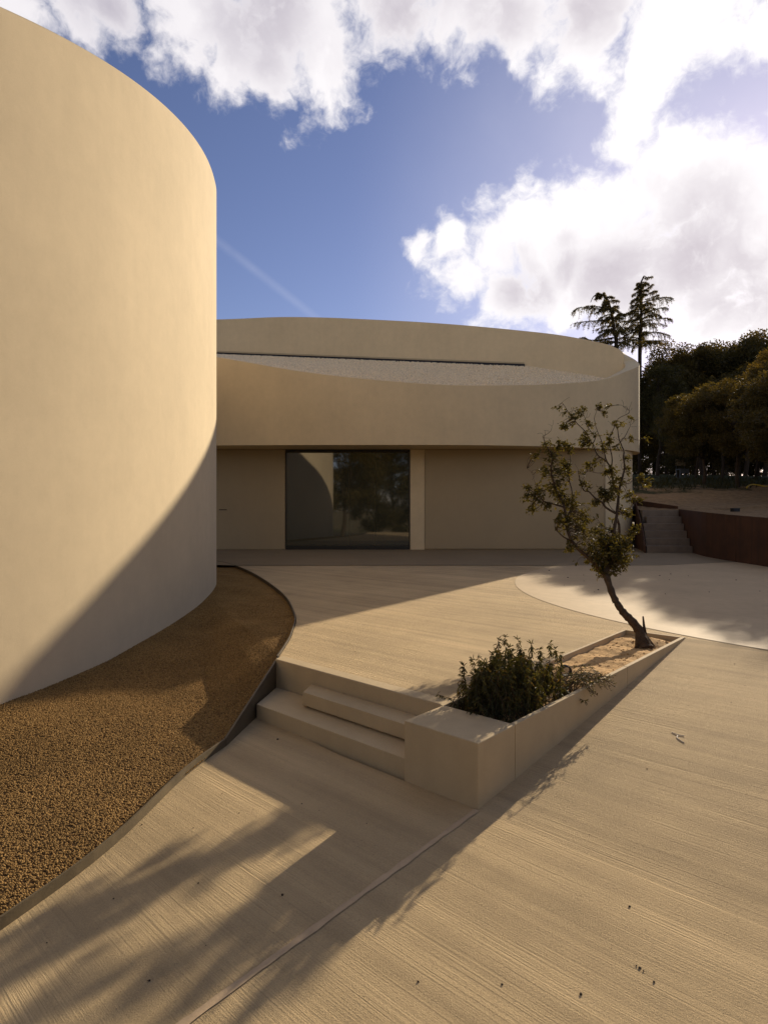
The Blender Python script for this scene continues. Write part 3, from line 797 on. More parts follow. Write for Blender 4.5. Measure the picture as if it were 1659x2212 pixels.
limbs.append(limb([(1321, 1010, .08), (1322, 985, .02), (1318, 969, -.02), (1316, 951, -.05), (1326, 925, -.06), (1335, 905, -.08), (1350, 897, -.1), (1360, 889, -.1), (1352, 880, -.1), (1338, 874, -.1)], .007, .0015))
limbs.append(limb([(1322, 965, -.02), (1332, 962, -.05), (1349, 943, -.1), (1358, 928, -.12), (1362, 917, -.12), (1363, 904, -.12)], .005, .0015))
limbs.append(limb([(1345, 946, -.1), (1365, 947, -.12), (1381, 951, -.14), (1388, 948, -.14)], .003, .0015, 5))
limbs.append(limb([(1218, 1095, .06), (1196, 1089, 0), (1175, 1082, -.05), (1159, 1069, -.08), (1144, 1058, -.1), (1125, 1050, -.12)], .010, .002))
limbs.append(limb([(1223, 1120, .05), (1234, 1095, .1), (1236, 1067, .14), (1229, 1030, .16), (1231, 1012, .16), (1231, 984, .18), (1218, 967, .18), (1200, 962, .18)], .010, .002))
limbs.append(limb([(1172, 943, -.06), (1183, 936, -.08), (1190, 930, -.08), (1192, 920, -.08), (1184, 917, -.08)], .003, .001, 5))
limbs.append(limb([(1175, 946, -.06), (1178, 936, -.06), (1176, 930, -.06)], .003, .001, 5))
limbs.append(limb([(1236, 1169), (1218, 1160, -.03), (1208, 1152, -.04), (1201, 1145, -.05)], .010, .003))
limbs.append(limb([(1335, 1165, .05), (1355, 1155, .05), (1370, 1148, .06), (1384, 1142, .06)], .005, .0015, 5))
limbs.append(limb([(1342, 1040, -.04), (1358, 1045, -.1), (1370, 1036, -.14), (1380, 1042, -.16)], .004, .0015, 5))
limbs.append(limb([(1343, 1045, -.04), (1356, 1068, -.1), (1366, 1080, -.14), (1376, 1084, -.16)], .003, .001, 5))
limbs.append(limb([(1205, 1066, .04), (1185, 1058, 0), (1165, 1058, 0), (1155, 1040, 0), (1148, 1020, 0), (1138, 1012, 0)], .004, .001, 5))
limbs.append(limb([(1331, 1060, 0), (1310, 1025, .1), (1290, 1021, .14), (1268, 1019, .16), (1262, 1030, .16), (1256, 1039, .16)], .004, .002, 5))
limbs.append(limb([(1334, 1110, -.05), (1315, 1090, -.1), (1308, 1065, -.12), (1304, 1045, -.14)], .004, .0015, 5))
tb.add([T(1394, 1372), T(1391, 1352), T(1389, 1332)], [.016, .011, .007], 7)          # broken stub beside the trunk
for a, b in (((1322, 1283), (1316, 1281)), ((1330, 1300), (1323, 1303))): tb.add([T(*a), T(*b)], [.008, .004], 5)
LP = [p for L_ in limbs for p in L_]; LPa = np.array([tuple(p) for p in LP])
def Z2(x, y): return (1103.2+.185*x, 854.4+.185*y)
CL = [(950, 1750, 190, 50), (1150, 1760, 180, 55), (1320, 1720, 130, 34), (1050, 1880, 200, 60), (1300, 1850, 130, 36), (1200, 1990, 150, 34), (1050, 2010, 90, 12), (1350, 1930, 80, 14),
      (650, 1450, 130, 26), (540, 1480, 60, 8), (750, 1270, 140, 24), (620, 1180, 110, 20), (540, 1080, 110, 20), (580, 900, 130, 22), (400, 880, 80, 12), (690, 800, 90, 14), (740, 880, 90, 12), (780, 1030, 60, 8),
      (900, 1450, 130, 24), (850, 1580, 120, 18), (1000, 1560, 90, 12), (1250, 1010, 110, 20), (1190, 880, 80, 14), (1000, 1130, 80, 12), (1060, 1200, 80, 12), (920, 1250, 60, 8),
      (280, 1150, 90, 12), (160, 1190, 50, 6), (240, 1340, 50, 8), (420, 1290, 60, 8), (140, 1080, 40, 5), (330, 1080, 50, 6),
      (900, 490, 100, 16), (960, 540, 70, 10), (1090, 600, 70, 9), (700, 560, 70, 8), (760, 610, 60, 8), (620, 520, 50, 5), (780, 230, 90, 9), (850, 190, 60, 6), (1000, 140, 60, 5), (920, 110, 40, 4), (680, 330, 70, 9), (1000, 290, 70, 6),
      (1070, 210, 40, 3), (1110, 1150, 90, 12), (1310, 1180, 80, 9), (1400, 1220, 50, 4), (1480, 1570, 70, 9), (1440, 1640, 50, 5), (1340, 1380, 60, 7), (470, 720, 90, 12), (380, 620, 60, 7), (270, 710, 60, 6), (600, 590, 50, 4), (700, 1790, 60, 8),
      (580, 130, 40, 3), (660, 180, 40, 3), (1110, 150, 40, 3), (1350, 290, 30, 2), (1340, 510, 40, 3), (1520, 520, 30, 3), (1200, 340, 60, 5), (1110, 480, 50, 4), (1380, 870, 50, 5), (1430, 970, 50, 5), (1510, 1030, 50, 5), (1370, 720, 50, 4),
      (1150, 570, 50, 5), (1200, 620, 30, 3), (1310, 1320, 60, 5), (960, 800, 70, 7), (1060, 760, 60, 6), (500, 540, 25, 2), (1060, 440, 40, 3), (870, 870, 30, 2), (280, 1240, 50, 5)]
lp, la, ln_, = [], [], []
for zx, zy, zr, cnt in CL:
    px, py = Z2(zx, zy); rad = zr*.185/F*6.1
    c0 = T(px, py); near = LPa[np.argmin(((LPa[:, [0, 2]]-np.array([c0.x, c0.z]))**2).sum(1))]
    c0.y = near[1]
    for k in range(int(cnt*1.4+.5)):
        g = Vector((random.gauss(0, .45), random.gauss(0, .6), random.gauss(0, .45)))*rad; p = c0+g
        dd = ((LPa-np.array(tuple(p)))**2).sum(1); q = Vector(LPa[int(np.argmin(dd))]); L_ = (p-q).length
        if L_ > .02:
            mid = q.lerp(p, .5)+Vector((random.uniform(-1, 1), random.uniform(-1, 1), random.uniform(-.6, 1)))*L_*.22
            tw = spline([q, mid, p], 3); tb.add(tw, [.0026-.0014*i/(len(tw)-1) for i in range(len(tw))], 4)
            dirn = (p-mid).normalized()
        else: dirn = Vector((random.uniform(-1, 1), random.uniform(-1, 1), random.uniform(-1, 1))).normalized()
        for j in range(random.choice([4, 5, 6, 7, 8])):
            off = Vector((random.gauss(0, 1), random.gauss(0, 1), random.gauss(0, 1)))*.012
            lp.append(tuple(p-dirn*random.uniform(0, .03)+off)); ax = dirn*.7+Vector((random.gauss(0, 1), random.gauss(0, 1), random.gauss(0, .8)-.1))*.8
            la.append(tuple(ax)); ln_.append((random.gauss(0, .6), random.gauss(0, .6), 1))
N_ = len(lp)
V_, F_ = leaves(np.array(lp), np.array(la), np.array(ln_), rng.uniform(.024, .044, N_), rng.uniform(.014, .024, N_))
# bare twigs that curl beyond the leaves
for k in range(90):
    q = LP[random.randrange(len(LP))]
    if q.z < .0: continue
    d = Vector((random.gauss(0, 1), random.gauss(0, .8), random.gauss(.3, .8))).normalized(); p = q.copy(); pts = [p.copy()]
    bend = Vector((random.gauss(0, 1), random.gauss(0, 1), random.gauss(0, 1)))*.5
    for i in range(5): p = p+d*random.uniform(.012, .03); d = (d+bend*.35+Vector((random.gauss(0, .3), random.gauss(0, .3), random.gauss(0, .3)))).normalized(); pts.append(p.copy())
    tb.add(spline(pts, 2), .0014, 4)
tb.build('trunk', 'bark', oak)
raw('crown', V_, F_, 'oak_leaf', oak)

# ------------------------------------------------------------------ bush in the near end of the planter
bushc = LM(2.45, -.25)
bush = thing('bush', 'dark upright leafy bush with drooping narrow leaves beside the planter end block', 'bush', (bushc[0], bushc[1], SOILZ-.02))
tb = Tubes(); lp, la, ln_, lw = [], [], [], []; dp_, da_ = [], []
def shrub_top(px):       # outline of the bush in the photograph: x -> y
    return interp(px, [(985, 1480), (1000, 1440), (1030, 1420), (1060, 1395), (1085, 1388), (1120, 1386), (1150, 1395), (1185, 1398), (1200, 1410), (1225, 1440), (1250, 1480)])
PEAKS = [(1002, 1438), (1018, 1420), (1032, 1418), (1060, 1408), (1075, 1381), (1092, 1376), (1100, 1398), (1119, 1381), (1130, 1405), (1147, 1390), (1165, 1402), (1188, 1390), (1200, 1402), (1212, 1412)]
for k in range(190):
    L, M = random.uniform(1.95, 2.86), random.uniform(-.45, -.05)
    if k % 3 == 0: L = random.uniform(2.4, 2.88)
    x, y = LM(L, M); z0 = soil(L, M)-.01
    if k < 3*len(PEAKS) and k % 3 == 1:
        px, ty = PEAKS[k//3]; L, M = random.uniform(2.2, 2.6), random.uniform(-.42, -.25); y_ = LM(L, M)[1]
        tip = at(px, ty, y_); x, y = tip.x+random.gauss(0, .03), y_; L, M = toLM(x, y); M = max(-.46, min(-.04, M)); x, y = LM(L, M); z0 = soil(L, M)-.01
        lean = Vector((tip.x-x, 0, 0)); H = tip.z-z0
    else:
        lean = Vector((random.gauss(-.02, .07), random.gauss(0, .06), 0))
        px = CX+F*(x+lean.x)/y
        ty = shrub_top(px)+18+abs(random.gauss(0, 45)); H = max(.08, min(.50, (HY-ty)/F*(y+.02)-z0))
        if px > 1225: H *= .5
        if M > -.14: H *= .75
    p0 = Vector((x, y, z0)); p1 = p0+lean*.35+Vector((0, 0, H*.5)); p2 = p0+lean+Vector((0, 0, H))
    pts = spline([p0, p1, p2], 6); tb.add(pts, [.0034-.0024*i/(len(pts)-1) for i in range(len(pts))], 4)
    nl = int(22+H*150)
    for j in range(nl):
        u = 1-(random.random()**1.35)*.9; idx = u*(len(pts)-1); i0 = min(len(pts)-2, int(idx)); p = pts[i0].lerp(pts[i0+1], idx-i0)
        th = random.uniform(0, 6.283); out_ = Vector((math.cos(th), math.sin(th), random.gauss(-.75, .45) if u < .97 else random.gauss(.9, .6)))
        tgt = (dp_, da_) if random.random() < .07 else (lp, la)
        tgt[0].append(tuple(p)); tgt[1].append(tuple(out_))
def lv(name, P_, A_, lo, hi, wlo, whi, material, par, curl=.3):
    n = len(P_); nr = rng.normal(0, .5, (n, 3)); nr[:, 2] += 1
    V_, F_ = leaves(np.array(P_), np.array(A_), nr, rng.uniform(lo, hi, n), rng.uniform(wlo, whi, n), .2, curl)
    return raw(name, V_, F_, material, par)
tb.build('stems', 'bark', bush)['kind'] = 'stuff'
lv('foliage', lp, la, .022, .042, .0045, .0085, 'shrub_leaf', bush)
lv('dry_leaves', dp_, da_, .022, .04, .006, .01, 'shrub_dry_leaf', bush)
# low trailing plant that hangs over the planter wall
tc_ = LM(1.95, -.12)
trail = thing('trailing_plant', 'low sprawling green plant hanging over the long planter wall', 'plant', (tc_[0], tc_[1], SOILZ))
tb = Tubes(); P_, A_ = [], []
for k in range(46):
    L, M = random.uniform(1.85, 2.2), random.uniform(-.30, -.07); x, y = LM(L, M); p = Vector((x, y, soil(L, M)))
    aim = LM(random.uniform(1.72, 2.1), random.uniform(-.05, .085)); aimv = Vector((aim[0]-x, aim[1]-y, 0))
    top = .06+random.uniform(0, .07); end = Vector((aim[0], aim[1], plz+random.uniform(-.035, .05)))
    if toLM(*aim)[1] < -.02: end.z = plz+random.uniform(-.02, .07)
    else: end.z = plz+random.uniform(-.05, .03)
    mid = p+aimv*.55+Vector((0, 0, top)); pts = spline([p, mid, end], 5)
    tb.add(pts, .0018, 4)
    for j in range(26):
        u = random.uniform(.2, 1); idx = u*(len(pts)-1); i0 = min(len(pts)-2, int(idx)); q = pts[i0].lerp(pts[i0+1], idx-i0)
        P_.append(tuple(q+Vector((random.gauss(0, .006), random.gauss(0, .006), random.gauss(.003, .006))))); A_.append((random.gauss(.2, 1), random.gauss(-.2, 1), random.gauss(.1, .5)))
tb.build('stems', 'dead_wood', trail)
lv('foliage', P_, A_, .009, .018, .005, .008, 'shrub_leaf', trail, .1)
# heap of dry stems between bush and trailing plant
dc = LM(2.3, -.15); dry = thing('dry_stems', 'tangle of dry brown stems and litter lying on soil between the bush and planter wall', 'litter', (dc[0], dc[1], SOILZ))
tb = Tubes()
for k in range(170):
    L, M = random.uniform(2.0, 2.75), random.uniform(-.32, -.05); x, y = LM(L, M); p = Vector((x, y, soil(L, M)+random.uniform(0, .03))); a = random.uniform(0, 6.28)
    d = Vector((math.cos(a), math.sin(a), random.uniform(-.05, .35)))*random.uniform(.02, .06)
    tb.add([p, p+d*.5+Vector((0, 0, .006)), p+d], .0016, 4)
tb.build('dry_twigs', 'dead_wood', dry)['kind'] = 'stuff'
P_, A_ = [], []
for k in range(700):
    L, M = random.uniform(1.9, 2.85), random.uniform(-.40, -.05); x, y = LM(L, M); P_.append((x, y, soil(L, M)+random.uniform(.0, .02))); A_.append((random.gauss(0, 1), random.gauss(0, 1), random.gauss(0, .3)))
lv('fallen_leaves', P_, A_, .012, .024, .006, .011, 'shrub_dry_leaf', dry, .1)['kind'] = 'stuff'
# short open black pipe sleeve sticking out of the soil
q = onz(1474, 1762, SOILZ+.01) if False else onz(1222, 1462, SOILZ)
pipe = thing('pipe_sleeve', 'short black plastic pipe ring lying in the soil behind the bush', 'pipe', (q.x, q.y, SOILZ))
pv = []; pf = []
for i in range(28):
    a = 2*math.pi*i/28; cx_, cz_ = math.cos(a), math.sin(a)
    for r, yy in ((.040, -.02), (.040, .03), (.033, .03), (.033, -.02)): pv.append((q.x+cx_*r, q.y+yy-.35*cx_*0, SOILZ+.012+.028+cz_*r*.95))
for i in range(28):
    a, b = 4*i, 4*((i+1) % 28)
    for k in range(4): pf.append((a+k, b+k, b+(k+1) % 4, a+(k+1) % 4))
fixn(raw('ring_wall', pv, pf, 'black_rubber', pipe, True))

# ------------------------------------------------------------------ outdoor steps and corten wall on the right
fs_ = thing('outdoor_steps', 'six grey stone outdoor steps between the house corner and rusty retaining wall', 'steps', (7.6, 15.7, TZ))
RS = (0.0-.02-TZ)/6
for k in range(6):
    yy = 15.72+k*.285; z1 = TZ+RS*(k+1)
    xl = 6.86+k*.10 if k < 4 else 7.36; xr = interp(yy, WX)-.035
    prism('step', [(xl, yy), (xr, yy-.05), (interp(yy+.30, WX)-.035, yy+.30), (xl+.07, yy+.30)] if k < 5 else [(xl, yy), (xr, yy-.04), (8.37, 17.35), (xl+.02, 17.35)], TZ-.05, z1, 'stone_step', fs_, .012)
ribbon('cheek', resample([Vector((6.81, 15.70, 0)), Vector((7.02, 16.3, 0)), Vector((7.20, 16.9, 0)), Vector((7.50, 18.0, 0))], 10), lambda i, p: TZ+.20+(p.y-15.7)*.55, lambda i, p: TZ-.1, .03, 'corten', fs_)
cor = thing('retaining_wall', 'dark rusty steel retaining wall curving along the turning circle below the sandy bank', 'wall', (7.7, 13, TZ))
cw = resample([Vector((interp(y, WX), y, 0)) for y in [2, 3, 4, 5, 6, 7, 8, 9, 10, 11, 12, 12.7, 13.5, 14, 14.6, 15.2, 15.7, 16.4, 17.2]], 46)
cut = [0, 12, 22, 33, 45]
for a, b in zip(cut, cut[1:]):
    seg = cw[a:b+1]; 
    if b < 45: seg = seg[:-1]+[seg[-1].lerp(seg[-2], .02)]
    ribbon('steel_sheet', seg, lambda i, p: hb(p.x, p.y)+.045, lambda i, p: TZ-.1, .016, 'corten', cor)
up = resample([Vector((8.43, 17.26, 0)), Vector((8.1, 17.9, 0)), Vector((7.75, 18.6, 0)), Vector((7.62, 19.2, 0))], 10)
ribbon('upper_sheet', up, lambda i, p: hb(p.x, p.y)+.10+.012*i, lambda i, p: -.4, .016, 'corten', cor)
# dark drain grate box at the foot of the house corner
xg = 6.70
# things left on the bank
q = at(1441, 1103, 15.3); q.z = hb(q.x+.9, q.y)
q = Vector((9.1, 15.6, 0)); q.z = hb(9.1, 15.6)
dbx = thing('junction_box', 'small dark plastic junction box lying on the sand above the rusty wall', 'box', (q.x, q.y, q.z-.01))
rotbox('body', (q.x, q.y, q.z+.035), .10, .06, .045, .25, 'black_rubber', dbx, .01)
rotbox('lid', (q.x, q.y, q.z+.088), .106, .066, .008, .25, 'dark_metal', dbx, .004)
tb = Tubes(); hp = []
for k in range(60):
    u = k/59; x = 12.9+u*7.5; y = 21.4+.35*math.sin(u*7)+.3*math.sin(u*23)*(1-u)
    hp.append(Vector((x, y, hb(x, y)+.06+.05*math.sin(u*31)*(1 if u < .5 else .2))))
tb.add(hp, .028, 6)
tag(tb.build('garden_hose', 'yellow_hose'), 'yellow garden hose lying across the bank at the edge of the grass', 'hose')
# old chair in the wood
cb = at(1474, 1012, 33); cz = hb(cb.x, cb.y)
ch = thing('garden_chair', 'old chair with tan back board standing under the dark trees', 'chair', (cb.x, cb.y, cz))
for sx in (-.22, .22):
    for sy in (-.2, .2): box('leg', cb.x+sx-.02, cb.x+sx+.02, cb.y+sy-.02, cb.y+sy+.02, cz-.05, cz+.45, 'chair_metal', ch)
box('seat', cb.x-.26, cb.x+.26, cb.y-.25, cb.y+.25, cz+.45, cz+.50, 'chair_metal', ch, .01)
box('front_board', cb.x-.24, cb.x+.24, cb.y-.27, cb.y-.252, cz+.25, cz+.449, 'chair_metal', ch)
box('backrest', cb.x-.27, cb.x+.27, cb.y+.20, cb.y+.25, cz+.70, cz+1.05, 'chair_board', ch, .01)
for sx in (-.24, .22): box('back_post', cb.x+sx, cb.x+sx+.02, cb.y+.21, cb.y+.24, cz+.50, cz+.70, 'chair_metal', ch)

# ------------------------------------------------------------------ small litter on the paving
def strip(pts, th): 
    t_ = Tubes(); t_.add(pts, th, 5); return t_
a0 = lambda px, py: (lambda d: Vector((d.x, d.y, 0)))(onz(px, py, -1.30))
def onramp(px, py):
    d = ray(px, py); k = (LOWZ-TZ)/LB; c = C0.dot(EN); en = Vector((d.x, d.y)).dot(EN)
    tt = (TZ-k*c)/(d.z-k*en); return Vector((d.x*tt, d.y*tt, d.z*tt))
lit = thing('plastic_ties', 'two thin white plastic strips lying crossed on the ribbed ramp', 'plastic strip', tuple(onramp(1466, 1592)))
for pts in ([(1451, 1583), (1462, 1588), (1478, 1591)], [(1464, 1590), (1463, 1596), (1478, 1606)]):
    t_ = Tubes(); t_.add(spline([onramp(*p)+Vector((0, 0, .003)) for p in pts], 4), .0024, 5); t_.build('strip', 'white_plastic', lit)
spots = []
for k in range(120):
    L, M = random.uniform(.4, 5.5), random.uniform(.05, 3.0) if k % 4 else random.uniform(-1.5, -.2)
    if M < 0: L = random.uniform(3.5, 5.2)
    x, y = LM(L, M); z = zramp(x, y) if L < LB else zlow(x, y)
    spots.append(((x, y, z+.002), random.choice([.0015, .0018, .0022, .003, .004])))
for px, py, r in [(1517, 1807, .006), (1368, 1792, .005), (1382, 2093, .005), (1390, 2100, .003), (1375, 2088, .003), (1413, 2123, .004), (1255, 2150, .006), (1360, 1960, .005), (610, 1935, .006), (600, 1598, .008)]:
    p = onramp(px, py) if px > 1000 and py < 1760 else onlow(px, py); spots.append(((p.x, p.y, p.z+.002), r))
for k in range(40):
    a = random.uniform(2.2, 4.6); r = random.uniform(2, 5.2); spots.append(((7.35+r*math.cos(a), 8.3+r*math.sin(a), TZ+.008), random.choice([.006, .009, .014])))
g_ = lumps('paving_grit', spots, 'grit'); g_['kind'] = 'stuff'

# ------------------------------------------------------------------ trees
def make_crown(H, R, z0, nclump, nleaf, lsize, seed, lean=0.0):
    r = np.random.default_rng(seed)
    zc = (z0+1)*.5*H; hz_ = (1-z0)*.5*H
    cs = []
    while len(cs) < nclump:
        d = r.normal(size=3); d /= np.linalg.norm(d); s = r.uniform(.45, 1.0)**.6
        lob = 1+.20*math.sin(3*math.atan2(d[1], d[0])+seed)+.13*math.sin(5*d[2]+seed*2)
        cs.append((d[0]*R*s*lob, d[1]*R*s*lob, zc+d[2]*hz_*s))
    cs = np.array(cs); pos = []; ax = []
    per = nleaf//nclump
    for c in cs:
        rc = R*r.uniform(.13, .28)
        g = r.normal(size=(per, 3)); g = g/np.linalg.norm(g, axis=1, keepdims=True)*(r.uniform(0, 1, (per, 1))**.45)*rc; g[:, 2] *= .8
        pos.append(c+g); ax.append(g/rc+r.normal(0, .6, (per, 3)))
    pos = np.concatenate(pos); ax = np.concatenate(ax); n = len(pos)
    V_, F_ = diamonds(pos, ax, r.normal(size=(n, 3)), r.uniform(.6, 1.3, n)*lsize, r.uniform(.45, .7, n)*lsize)
    return V_, F_, cs
def make_trunk(H, r0, z0, cs, seed):
    r = random.Random(seed); t_ = Tubes(); pts = [Vector((0, 0, -.3))]; x = y = 0
    for k in range(1, 7): x += r.uniform(-.025, .025)*H; y += r.uniform(-.025, .025)*H; pts.append(Vector((x, y, H*.13*k)))
    sp = spline(pts, 3); t_.add(sp, [r0*(1-.75*i/(len(sp)-1)) for i in range(len(sp))], 8)
    for c in cs[::3]:
        k = r.randrange(len(sp)//3, len(sp)); a = sp[k]; b = Vector(c)
        if b.z < a.z-.1*H: continue
        mid = a.lerp(b, .5)+Vector((r.uniform(-1, 1), r.uniform(-1, 1), r.uniform(0, 1)))*.04*H
        t_.add(spline([a, mid, b], 3), [r0*.32*(1-.8*i/6) for i in range(7)], 5)
    return t_
PROTO = []
for i, (R, z0, nc, nl) in enumerate([(.30, .30, 110, 26000), (.27, .36, 100, 24000), (.33, .26, 120, 28000), (.30, .08, 120, 20000)]):
    V_, F_, cs = make_crown(10, R*10, z0, nc, nl, .17, 20+i); t_ = make_trunk(10, .17, z0, cs, 40+i)
    me_c = bpy.data.meshes.new('crown'); me_c.vertices.add(len(V_)); me_c.vertices.foreach_set('co', (V_*S).astype(np.float32).ravel())
    nf = len(F_); me_c.loops.add(nf*4); me_c.loops.foreach_set('vertex_index', F_.astype(np.int32).ravel()); me_c.polygons.add(nf); me_c.polygons.foreach_set('loop_start', np.arange(0, nf*4, 4, dtype=np.int32)); me_c.update(calc_edges=True)
    me_c.materials.append(MATS['wood_leaf'])
    me_t = bpy.data.meshes.new('trunk'); me_t.from_pydata([tuple(v*S) for v in t_.v], [], t_.f); me_t.materials.append(MATS['bark_far']); me_t.polygons.foreach_set('use_smooth', [True]*len(me_t.polygons))
    PROTO.append((me_t, me_c))
def plant_tree(x, y, z, H, kind, label, group, wide=1.0, name='holm_oak'):
    o = thing(name, label, 'tree', (x, y, z), group); s = H/10
    o.scale = (s*wide, s*wide, s); o.rotation_euler = (0, 0, random.uniform(0, 6.28))
    for me, nm in zip(PROTO[kind], ('trunk', 'crown')):
        c = bpy.data.objects.new(nm, me); COL.objects.link(c); c.parent = o
    return o
GRP = 'evergreen trees of the dark wood'
WL = 'dark evergreen tree of the wood beyond the sandy bank'
WOOD = [(1420, 765, 37, 1, 1.0), (1468, 716, 41, 0, 1.0), (1520, 712, 42, 2, .95), (1565, 712, 44, 1, 1.05), (1608, 702, 41, 0, .95), (1650, 690, 43, 2, 1.0), (1700, 684, 42, 1, 1.0), (1755, 690, 44, 0, 1.0), (1815, 700, 43, 2, 1.0), (1880, 700, 45, 1, 1.0),
        (1440, 760, 50, 2, 1.1), (1495, 735, 51, 3, 1.1), (1545, 735, 53, 0, 1.1), (1592, 730, 51, 3, 1.1), (1640, 720, 52, 1, 1.1), (1690, 715, 53, 3, 1.1), (1380, 800, 48, 3, 1.0)]
for px, py, Y, kd, wd in WOOD:
    p = at(px, py, Y); z = hb(p.x, Y)-.1; plant_tree(p.x, Y, z, (p.z-z)*.93, kd, WL, GRP, wd)
UND = 'low shady thicket growing under the trees of the wood'
for i in range(13):
    px = 1375+i*36; Y = 58+3*math.sin(i*2.3); p = at(px, 885+16*math.sin(i*1.9), Y); z = hb(p.x, Y)-.3
    plant_tree(p.x, Y, z, p.z-z, 3, UND, 'thicket under the wood', 1.5, 'thicket_bush')
# trees across the court, seen only as reflections in the entrance glass
for i, (x, y, H, kd) in enumerate([(-13, -13, 8.5, 0), (-8, -16, 9.5, 3), (-3.5, -14, 8.8, 2), (1, -17, 9.5, 3), (5, -14, 8.6, 1), (9.5, -16, 9.5, 3), (14, -13, 9, 0), (-18, -15, 9, 3), (-1, -22, 10, 3), (19, -15, 9.5, 3)]):
    plant_tree(x, y, -2.8, H, kd, 'garden tree across the court, reflected in the entrance glass', 'trees mirrored in the glass', 1.25, 'garden_tree')

def UV(u, v): return u*math.cos(SUN_AZ)+v*math.sin(SUN_AZ), -u*math.sin(SUN_AZ)+v*math.cos(SUN_AZ)
for u, v, zt, kd, wd in [(-3.1, 31, 6.2, 1, .9), (-1.0, 30.5, 7.3, 0, .9), (.9, 31.5, 8.8, 2, .9), (2.9, 30, 9.0, 0, 1.0), (5.2, 31, 8, 1, 1.1), (-4.6, 34, 6.3, 2, .9), (.2, 37, 9.0, 0, .9), (-2.0, 34, 7.6, 2, .85), (1.9, 35, 9.9, 1, .9), (4.2, 34, 9.9, 2, .9), (-.4, 33, 7.9, 3, .8), (-5.8, 37, 7.4, 3, .9), (-3.6, 36, 7.6, 3, .8), (2.6, 37, 9.8, 3, .9), (.9, 39, 9.6, 3, .9)]:
    x, y = UV(u, v); z = hb(x, y)-.1; plant_tree(x, y, z, (zt-z)*.93, kd, 'dense evergreen tree at the front edge of the wood on the grass', 'trees at the edge of the wood', wd)
for u, v, zt, kd, wd in [(-.6, 22, 4.35, 0, 1.2), (.8, 22.5, 5.3, 2, 1.15), (2.4, 22, 5.8, 1, 1.2), (-2.0, 25.5, 5.2, 2, 1.15), (-3.3, 26.5, 5.1, 0, 1.1), (1.6, 25, 6.2, 0, 1.1)]:
    x, y = UV(u, v); z = hb(x, y)-.08; plant_tree(x, y, z, (zt-z)*.95, kd, 'young evergreen tree standing on the sandy bank in front of the wood', 'young trees on the bank', wd, 'young_oak')
# two cedars behind the house
def cedar(name, label, spine, branches, Y, seed):
    r = random.Random(seed); base = at(*spine[0], Y); zb = hb(base.x, Y)-.2
    o = thing(name, label, 'tree', (base.x, Y, zb), 'cedars behind the house'); t_ = Tubes()
    sp = spline([(base.x, Y, zb)]+[at(*q, Y) for q in spine], 5); n = len(sp)
    t_.add(sp, [.15*(1-.93*i/(n-1))+.010 for i in range(n)], 8)
    P_, A_ = [], []
    def bough(pts, r0, hang):
        s_ = spline(pts, 6); m_ = len(s_); t_.add(s_, [r0*(1-.8*i/(m_-1)) for i in range(m_)], 5)
        for i in range(2, m_):
            for rep in range(2):
                u = i/(m_-1); p = s_[i-1].lerp(s_[i], r.random()); tg = (s_[i]-s_[i-1]).normalized()
                L_ = 1.2*hang*(1.05-.75*u**1.5)*r.uniform(.4, 1.15); side = Vector((r.gauss(0, .35), r.gauss(0, .6), 0))
                e = p+tg*L_*.55+side*L_*.5+Vector((0, 0, -L_*r.uniform(.65, 1.0)))
                md_ = p+tg*L_*.45+side*L_*.4+Vector((0, 0, -L_*.25)); q_ = spline([p, md_, e], 3); t_.add(q_, .010, 3)
                for k in range(int(13+22*L_)):
                    uu = r.random()*(len(q_)-1); a = int(min(len(q_)-2, uu)); x = q_[a].lerp(q_[a+1], uu-a)
                    P_.append(tuple(x)); A_.append((r.gauss(0, 1)+tg.x*.5, r.gauss(0, 1), r.gauss(-.2, .8)))
            for k in range(5):
                p = s_[i-1].lerp(s_[i], r.random()); P_.append(tuple(p)); A_.append((r.gauss(0, 1), r.gauss(0, 1), r.gauss(.1, .8)))
    for br in branches:
        pts = [at(q[0], q[1], Y+(q[2] if len(q) > 2 else 0)) for q in br[0]]; bough(pts, br[1] if len(br) > 1 else .05, br[2] if len(br) > 2 else .55)
    # boughs towards and away from the viewer
    body = resample([at(*q, Y) for q in spine], 30)
    for i, p in enumerate(body[:-4]):
        u = i/29
        for rep in range(2):
            L_ = (2.3*(1-u)+.2)*r.uniform(.55, 1.0); a = r.choice([-1, 1])*math.pi/2+r.gauss(0, .55); d = Vector((math.cos(a), math.sin(a), 0))
            bough([p, p+d*L_*.5+Vector((0, 0, .10*L_)), p+d*L_+Vector((0, 0, -.08*L_))], .022, .18+.2*L_)
    t_.build('trunk', 'bark_far', o)
    n_ = len(P_); V_, F_ = diamonds(np.array(P_), np.array(A_), rng.normal(size=(n_, 3)), rng.uniform(.07, .16, n_), rng.uniform(.018, .038, n_))
    raw('crown', V_, F_, 'cedar_needle', o)
K = lambda x, y: ((1480+x*.1808)*.8295, (700+y*.1808)*.8295)
def KB(*pts): return [K(*p) for p in pts]
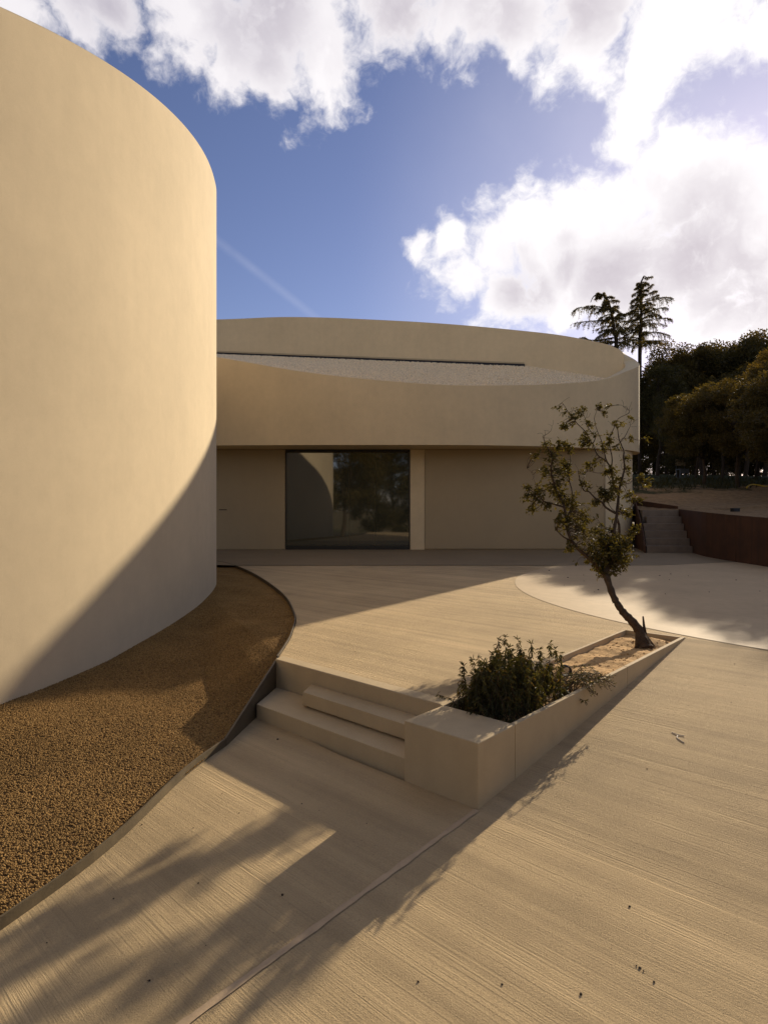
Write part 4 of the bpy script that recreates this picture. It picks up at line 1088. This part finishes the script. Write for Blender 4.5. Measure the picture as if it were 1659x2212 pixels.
cedar('cedar_tree', 'tall cedar with upright tapering top rising behind the house', [K(1030, 1130), K(1045, 900), K(1050, 600), K(1050, 400), K(1045, 220), K(1070, 140), K(1090, 100), K(1110, 110)],
      [(KB((1070, 130), (1130, 120), (1200, 110)), .012, .3), (KB((1050, 190), (1110, 190), (1150, 215)), .012, .3), (KB((1045, 220), (1010, 250), (995, 275)), .012, .25), (KB((1090, 330), (1150, 270), (1215, 220)), .02, .4),
       (KB((1050, 300), (980, 340), (925, 375)), .02, .35), (KB((1150, 370), (1210, 325), (1270, 315)), .02, .4), (KB((1060, 400), (950, 430), (905, 480)), .025, .5), (KB((1100, 440), (1200, 410), (1290, 370)), .025, .55),
       (KB((1070, 480), (1250, 430), (1380, 405), (1495, 415)), .04, .8), (KB((1060, 500), (970, 520), (915, 525)), .03, .5), (KB((1060, 640), (1180, 600), (1330, 560), (1415, 555)), .04, .75), (KB((1040, 610), (960, 605), (905, 600)), .03, .5),
       (KB((1060, 720), (1180, 660), (1270, 650), (1325, 680)), .035, .6), (KB((1050, 760), (1200, 725), (1380, 705), (1480, 720)), .04, .7), (KB((1040, 700), (900, 740), (760, 760), (690, 820)), .05, .7), (KB((1040, 820), (1150, 770), (1250, 840)), .04, .7),
       (KB((1030, 960), (1200, 910), (1330, 915), (1440, 950)), .045, .8), (KB((1030, 900), (900, 850), (830, 850)), .04, .7), (KB((1030, 1000), (900, 980), (800, 1000)), .045, .8), (KB((1030, 1040), (1180, 1050), (1330, 1040)), .045, .8)], 46, 5)
cedar('cedar_tree', 'cedar with a nodding leader curving over beside the upright cedar', [K(690, 1150), K(670, 950), K(645, 780), K(625, 640), K(590, 520), K(550, 430), K(490, 370), K(430, 360), K(360, 400), K(320, 480)],
      [(KB((600, 560), (430, 540), (350, 530), (260, 535)), .03, .75), (KB((600, 590), (400, 570), (180, 550), (85, 595)), .035, .9), (KB((640, 600), (690, 580), (760, 645)), .02, .4), (KB((640, 720), (450, 740), (250, 755), (95, 775)), .045, .95),
       (KB((650, 700), (760, 660), (860, 635), (960, 635)), .035, .7), (KB((670, 850), (560, 900), (470, 950), (410, 990)), .035, .7), (KB((680, 980), (450, 1020), (300, 1020), (230, 985), (125, 1010)), .05, .9),
       (KB((690, 1050), (450, 1070), (250, 1040), (120, 1070)), .05, .9), (KB((620, 650), (520, 670), (440, 720)), .03, .7), (KB((670, 900), (760, 900), (850, 930)), .035, .7), (KB((680, 1050), (800, 1060), (900, 1100)), .04, .8)], 44, 9)

# grass tufts along the top of the sandy bank
n = 9000; P_ = np.zeros((n, 3)); yy = rng.uniform(21.5, 33, n); xx = np.array([interp(y, WX) for y in yy])+rng.uniform(.3, 22, n)
P_[:, 0] = xx; P_[:, 1] = yy; P_[:, 2] = [hb(a, b)-.02 for a, b in zip(xx, yy)]
A_ = rng.normal(0, .35, (n, 3)); A_[:, 2] = 1
V_, F_ = diamonds(P_, A_, rng.normal(size=(n, 3)), rng.uniform(.08, .26, n), rng.uniform(.02, .05, n))
o = raw('grass', V_, F_, 'grass_blade'); o['kind'] = 'stuff'; o['label'] = 'rough dark grass along the top of the sandy bank'
for o in bpy.data.objects:
    if '_b' in o: del o['_b']
